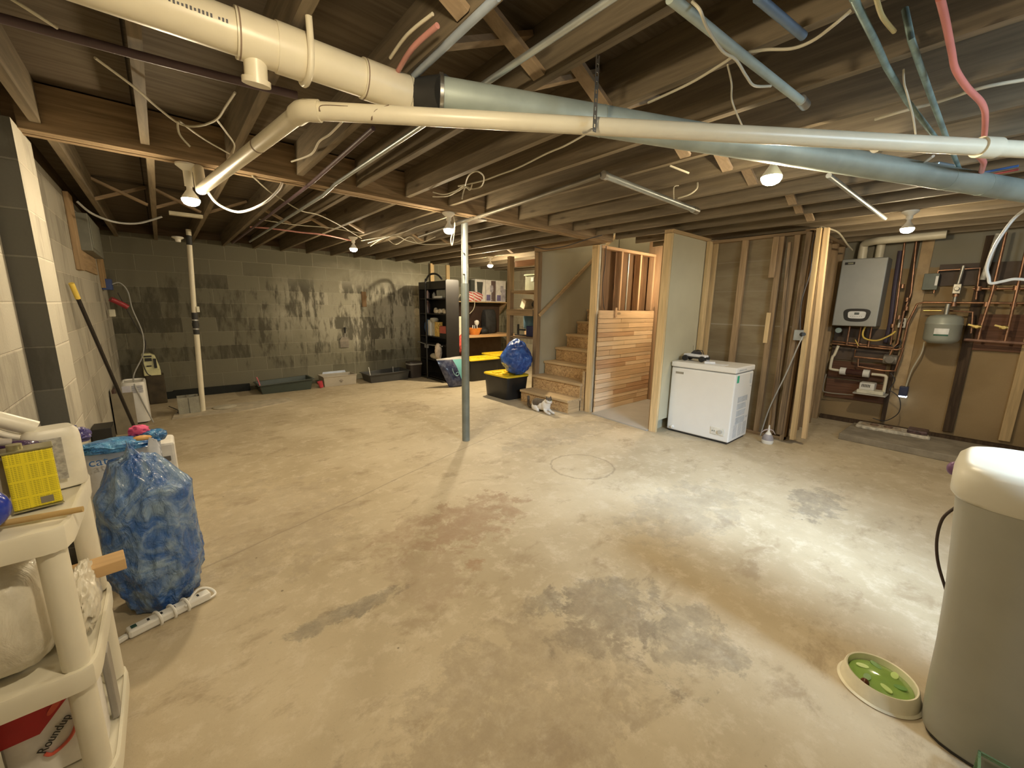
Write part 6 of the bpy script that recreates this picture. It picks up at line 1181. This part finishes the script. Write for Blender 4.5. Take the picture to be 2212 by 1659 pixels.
simple('purple_bag', crumple((-0.27, 1.80, 0.985), (0.045, 0.035, 0.025), 0.4, 2.5, 22, 4), plastic_film('indigo_film', (0.03, 0.03, 0.16), (0.10, 0.08, 0.3)), 'crumpled indigo plastic sticking out behind the white jug', 'plastic bag', sm=1.5)
simple('brown_bottle', MB().cyl((-0.48, 1.60, 1.03), (-0.38, 1.68, 1.05), 0.02), mat('amber_brown', (0.20, 0.07, 0.03), 0.3), 'reddish brown handle lying at the left edge above the yellow can', 'handle', sm=SM)
simple('wooden_dowel', MB().tube([(-0.395, 1.50, 0.859), (-0.216, 1.475, 0.859)], 0.0075, 10), wood('dowel_wood', (0.55, 0.38, 0.16), 0.8, 'x'), 'thin wooden stick lying across the front of the top tier', 'stick', sm=SM)
b = MB(); b.ball((-0.40, 1.455, 0.915), 1, (0.075, 0.05, 0.062)); simple('blue_bottle', b, mat('royal_blue', (0.015, 0.04, 0.38), 0.2), 'rounded royal blue container cut off at the left edge on the top tier', 'container', sm=1.5)
# middle tier: clear storage bag, crumpled film, block of wood
FILM = plastic_film('milky_film', (0.60, 0.56, 0.46), (0.72, 0.68, 0.58), 0.3, 5, bs=0.25)
simple('plastic_storage_bag', crumple((-0.41, 1.625, 0.60), (0.105, 0.195, 0.16), 0.07, 2.0, 23, 5, flat=0.446, shape=lambda p: Vector((math.copysign(abs(p.x) ** 0.6, p.x), math.copysign(abs(p.y) ** 0.6, p.y), math.copysign(abs(p.z) ** 0.7, p.z)))), FILM, 'big milky plastic storage bag filling the middle tier of the cream shelf', 'bag', sm=1.5)
simple('plastic_sheet', crumple((-0.275, 1.64, 0.52), (0.03, 0.12, 0.075), 0.3, 3.0, 24, 5, flat=0.446), FILM, 'crumpled clear film bulging between the two shelf posts', 'plastic sheet', sm=1.5)
simple('wood_block', MB().rbox((-0.245, 1.72, 0.565), (0.125, 0.075, 0.036), (0, 0, 0.12)), wood('block_wood', (0.66, 0.44, 0.22), 0.85, 'x', knots=False), 'short pale block of wood sticking out of the middle tier', 'block', bev=0.002)
# lowest tier
ru = thing('weed_killer_jug', 'white and red weed killer jug with a slanted black name on the lowest tier', 'jug', (-0.33, 1.55, 0.10))
b = MB(); b.lathe([(0.0, 0.0), (1, 0.0), (1, 0.26), (0.85, 0.285), (0, 0.285)], (-0.36, 1.56, 0.101), 40, rot=(0, 0, 0.0), sq=(0.095, 0.055, 7)); b.build('body', mat('jug_label_white', (0.75, 0.73, 0.70), 0.4), ru, sm=SM)
b = MB(); b.prism([(-0.10, 0.14), (-0.02, 0.14), (0.06, 0.24), (0.06, 0.284), (-0.10, 0.284)], Matrix(((1, 0, 0, -0.36), (0, 0, 1, 1.502), (0, 1, 0, 0.10), (0, 0, 0, 1))), 0.002) ; b.build('red_panel', mat('deep_red', (0.42, 0.015, 0.02), 0.4), ru)
al = 0.93
RT = Matrix(((math.cos(al), -math.sin(al), 0, 0), (0, 0, -1, 0), (math.sin(al), math.cos(al), 0, 0), (0, 0, 0, 1)))
text('name_print', 'Roundup', 0.028, (-0.355, 1.4995, 0.222), RT, mat('print_black', (0.03, 0.03, 0.03), 0.5), ru)
b = MB(); b.tube([(-0.380, 1.5, 0.175), (-0.365, 1.499, 0.165), (-0.33, 1.499, 0.19), (-0.31, 1.499, 0.235), (-0.303, 1.499, 0.265)], 0.0045, 6); b.build('red_swoosh', mat('swoosh_red', (0.62, 0.10, 0.06), 0.4), ru)
b = MB(); b.prism(superpoly(0.024, 0.007, 2.2), Matrix.Translation((-0.345, 1.5015, 0.305)) @ RT, 0.002); b.build('red_oval', mat('swoosh_red', (0.62, 0.10, 0.06), 0.4), ru)
simple('grey_bottle', MB().box(-0.262, -0.245, 1.60, 1.66, 0.101, 0.34), mat('grey_bottle', (0.30, 0.28, 0.25), 0.4), 'narrow grey bottle behind the near post on the lowest tier', 'bottle', bev=0.004)
# ---------------------------------------------------------------- floor things behind the shelf
CLB = plastic_film('thin_blue_film', (0.035, 0.13, 0.42), (0.27, 0.39, 0.54), 0.22, 6, bs=1.0)
def bagshape(p):
    z = p.z; k = 1.0
    if z > 0.55: k = 1 - 0.92 * min(1.0, ((z - 0.55) / 0.5)) ** 1.1
    else: k = 1.0 + 0.12 * (0.55 - z)
    k /= max(0.35, (1 - min(0.98, abs(z)) ** 2) ** 0.5) if z > -0.3 and z < 0.9 else 1.0
    if z < -0.5: k = 1.08
    return Vector((p.x * max(0.10, k) - 0.45 * max(0, z - 0.6) + 0.10 * max(0, -z), p.y * max(0.10, k), z))
simple('blue_trash_bag', crumple((-0.15, 2.37, 0.33), (0.142, 0.14, 0.43), 0.15, 2.1, 31, 6, flat=0.004, shape=bagshape), CLB, 'tall thin blue trash bag slumped on the floor beside the cream shelf', 'trash bag', sm=1.7)
psr = thing('power_strip', 'white power strip wrapped in its own cord on the floor', 'power strip', (-0.12, 2.20, 0))
pa, pb = Vector((-0.262, 2.155, 0.022)), Vector((0.022, 2.235, 0.022)); pdv = (pb - pa).normalized()
b = MB(); b.bar(pa, pb, 0.05, 0.036); b.build('housing', WHITEP, psr, bev=0.008)
for k in range(5):
    q = pa + pdv * (0.07 + 0.045 * k); b = MB(); b.bar(q - pdv * 0.004 + Vector((0, 0, 0.0185)), q + pdv * 0.004 + Vector((0, 0, 0.0185)), 0.016, 0.002); b.build('socket', BLACK, psr)
b = MB(); q = pa + pdv * 0.022; b.bar(q - pdv * 0.009 + Vector((0, 0, 0.019)), q + pdv * 0.009 + Vector((0, 0, 0.019)), 0.02, 0.006); b.build('switch', mat('switch_dark', (0.03, 0.08, 0.06), 0.4), psr)
b = MB()
for k in range(3): b.ring(pa + pdv * (0.10 + 0.05 * k), 0.033, 0.0055, axis=tuple(pdv + Vector((0.2, 0.3, 0))), ell=0.95)
b.tube([pa + pdv * 0.2 + Vector((0, -0.03, 0.01)), pa + pdv * 0.27 + Vector((-0.02, 0.02, 0.03)), pb + Vector((0.0, 0.03, 0.01)), pb + Vector((0.02, -0.01, -0.01)), pb + Vector((-0.05, -0.035, -0.012))], 0.0055, 8); b.build('cord', WHITEP, psr, sm=SM)
b = MB(); b.bar(pa - pdv * 0.04 + Vector((0, -0.012, -0.008)), pa + Vector((0, -0.005, -0.006)), 0.02, 0.022); b.build('plug', WHITEP, psr, bev=0.005)
lbag = thing('litter_bag', 'white and blue cat litter bag behind the blue trash bag', 'bag', (-0.2, 2.82, 0))
LBF = mat('bag_white', (0.74, 0.74, 0.76), 0.4)
quadbag((-0.375, 2.83, 0.66), (-0.085, 2.83, 0.66), (-0.085, 2.80, 0.005), (-0.375, 2.80, 0.005), 0.17, 'bag_body', LBF, lbag, seed=3, wob=0.012)
b = crumple((-0.25, 2.80, 0.675), (0.135, 0.07, 0.028), 0.35, 2.6, 33, 4); b.build('blue_top', plastic_film('sky_film', (0.02, 0.13, 0.40), (0.12, 0.38, 0.68)), lbag, sm=1.5)
b = crumple((-0.115, 2.84, 0.685), (0.05, 0.05, 0.03), 0.35, 2.6, 34, 4); b.build('blue_fold', plastic_film('navy_film', (0.01, 0.06, 0.22), (0.05, 0.25, 0.5)), lbag, sm=1.5)
quadbag((-0.125, 2.74, 0.705), (-0.095, 2.73, 0.69), (-0.075, 2.72, 0.54), (-0.155, 2.73, 0.56), 0.02, 'white_fold', LBF, lbag, n_=4)
text('bag_print', 'cat', 0.058, (-0.318, 2.713, 0.625), Euler((PI / 2, 0, 0.02)), mat('print_blue', (0.05, 0.17, 0.48), 0.5), lbag)
simple('pink_flower', crumple((-0.165, 2.86, 0.715), (0.035, 0.03, 0.028), 0.5, 3.2, 35, 4), mat('pink_cloth', (0.62, 0.08, 0.20), 0.7), 'crumpled bright pink scrap on top of the cat litter bag', 'cloth', sm=1.5)
simple('orange_print', crumple((-0.155, 2.78, 0.695), (0.035, 0.02, 0.014), 0.3, 3.0, 36, 3), mat('amber_print', (0.60, 0.33, 0.10), 0.5), 'small amber wrapper on top of the cat litter bag', 'wrapper', sm=1.5)
wt = thing('white_pail', 'square white tub with a handle slot behind the cat litter bag', 'tub', (-0.02, 3.0, 0))
b = MB(); b.box(-0.18, -0.03, 2.97, 3.16, 0.0, 0.60); b.build('tub_body', mat('tub_white', (0.66, 0.64, 0.60), 0.5), wt, bev=0.015)
b = MB(); b.box(-0.115, -0.055, 2.964, 2.9695, 0.49, 0.52); b.build('handle_slot', mat('slot_dark', (0.10, 0.09, 0.08), 0.6), wt, bev=0.002)
# ---------------------------------------------------------------- right foreground: large bin, bowl, crate
gb_ = thing('large_bin', 'tall grey bin with a rounded cream lid at the right edge', 'bin', (1.98, -0.37, 0))
SQB = (0.17, 0.30, 5)
b = MB(); b.lathe([(0.0, 0.0), (0.96, 0.0), (1.0, 0.012), (1.01, 0.05), (1.02, 0.25), (1.06, 0.50), (1.10, 0.66), (1.14, 0.80), (1.15, 0.835), (0, 0.835)], (1.935, -0.365, 0.008), 64, sq=SQB); b.build('body', mat('bin_grey', (0.30, 0.295, 0.25), 0.5, var=0.03), gb_, sm=SM)
b = MB(); b.lathe([(0, 0), (0.97, 0), (0.97, 0.01), (0, 0.01)], (1.935, -0.365, 0.0), 64, sq=SQB); b.build('foot', BLACK, gb_)
b = MB(); b.lathe([(0.0, 0.842), (1.16, 0.842), (1.195, 0.855), (1.20, 0.90), (1.18, 0.935), (1.13, 0.952), (1.07, 0.957), (0.0, 0.960)], (1.935, -0.365, 0.0), 64, sq=SQB); b.build('lid', mat('cream_lid', (0.55, 0.53, 0.45), 0.38, var=0.02), gb_, sm=1.0)
b = MB(); b.ball((2.000, -0.007, 0.879), 1, (0.016, 0.018, 0.024)); o = b.build('purple_latch', mat('lilac', (0.13, 0.06, 0.15), 0.4), gb_, sm=1.5); o['label'] = 'small purple latch behind the lid'
simple('black_cable', MB().tube([(1.960, -0.030, 0.758), (1.960, -0.008, 0.707), (1.960, -0.006, 0.628), (1.960, -0.021, 0.546), (1.960, -0.051, 0.463), (1.970, -0.069, 0.415)], 0.0045), mat('cord_brown', (0.04, 0.025, 0.02), 0.5), 'thin dark cord arching out from the left side of the tall grey bin', 'cord')
tr = thing('cat_track_toy', 'oval cream cat toy with a green dome on the floor beside the tall grey bin', 'cat toy', (1.95, 0.08, 0))
bx_, by_, _ = (1.906, 0.052, 0.050)
b = MB(); b.lathe([(0.0, 0.0), (0.118, 0.0), (0.124, 0.004), (0.116, 0.01), (0.106, 0.055), (0.103, 0.06), (0.098, 0.058), (0.094, 0.03), (0, 0.03)], (bx_, by_, 0), 56); b.build('ring_base', mat('toy_cream', (0.76, 0.72, 0.56), 0.4), tr, sm=SM)
b = MB(); b.lathe([(0.094, 0.034), (0.08, 0.044), (0.05, 0.052), (0.0, 0.055)], (bx_, by_, 0), 48); b.build('green_dome', mat('green_clear', (0.26, 0.42, 0.10), 0.12, var=0.1, coat=0.6), tr, sm=1.5)
for k in range(6):
    a = 2 * PI * k / 6 + 0.4; c_ = (bx_ + 0.055 * math.cos(a), by_ + 0.055 * math.sin(a))
    b = MB(); b.prism(superpoly(0.020, 0.011, 2.0, 18), Matrix.Translation((c_[0], c_[1], 0.0495)) @ Matrix.Rotation(a + 0.6, 4, 'Z'), 0.004)
    b.build('opening', mat('green_hole', (0.50, 0.68, 0.22), 0.3) if k % 2 else mat('green_deep', (0.13, 0.30, 0.06), 0.3), tr)
b = MB(); b.ball((bx_ - 0.075, by_ + 0.035, 0.05), 0.013); b.build('ball', mat('amber_ball', (0.10, 0.03, 0.01), 0.1), tr, sm=1.5)
cr = thing('green_crate', 'translucent green crate corner on the floor in front of the tall grey bin', 'crate', (1.55, -0.3, 0))
GCM = mat('green_crate', (0.16, 0.27, 0.14), 0.35, alpha=0.6)
b = MB(); ca_ = (1.728, -0.184, 0.100); cx0, cy0 = ca_[0], ca_[1]
for (z) in (0.095, 0.01): b.box(cx0 - 0.16, cx0, cy0 - 0.006, cy0, z, z + 0.01); b.box(cx0 - 0.006, cx0, cy0 - 0.3, cy0, z, z + 0.01); b.box(cx0 - 0.16, cx0 - 0.154, cy0 - 0.3, cy0, z, z + 0.01)
for k in range(4): b.box(cx0 - 0.006, cx0, cy0 - 0.006 - k * 0.09, cy0 - k * 0.09, 0.0, 0.10)
for k in range(3): b.box(cx0 - 0.16 + k * 0.07, cx0 - 0.154 + k * 0.07, cy0 - 0.006, cy0, 0.0, 0.10)
b.build('crate_frame', GCM, cr)
b = MB(); b.box(cx0 - 0.158, cx0 - 0.002, cy0 - 0.30, cy0 - 0.002, 0.0, 0.006); b.build('crate_floor', GCM, cr)
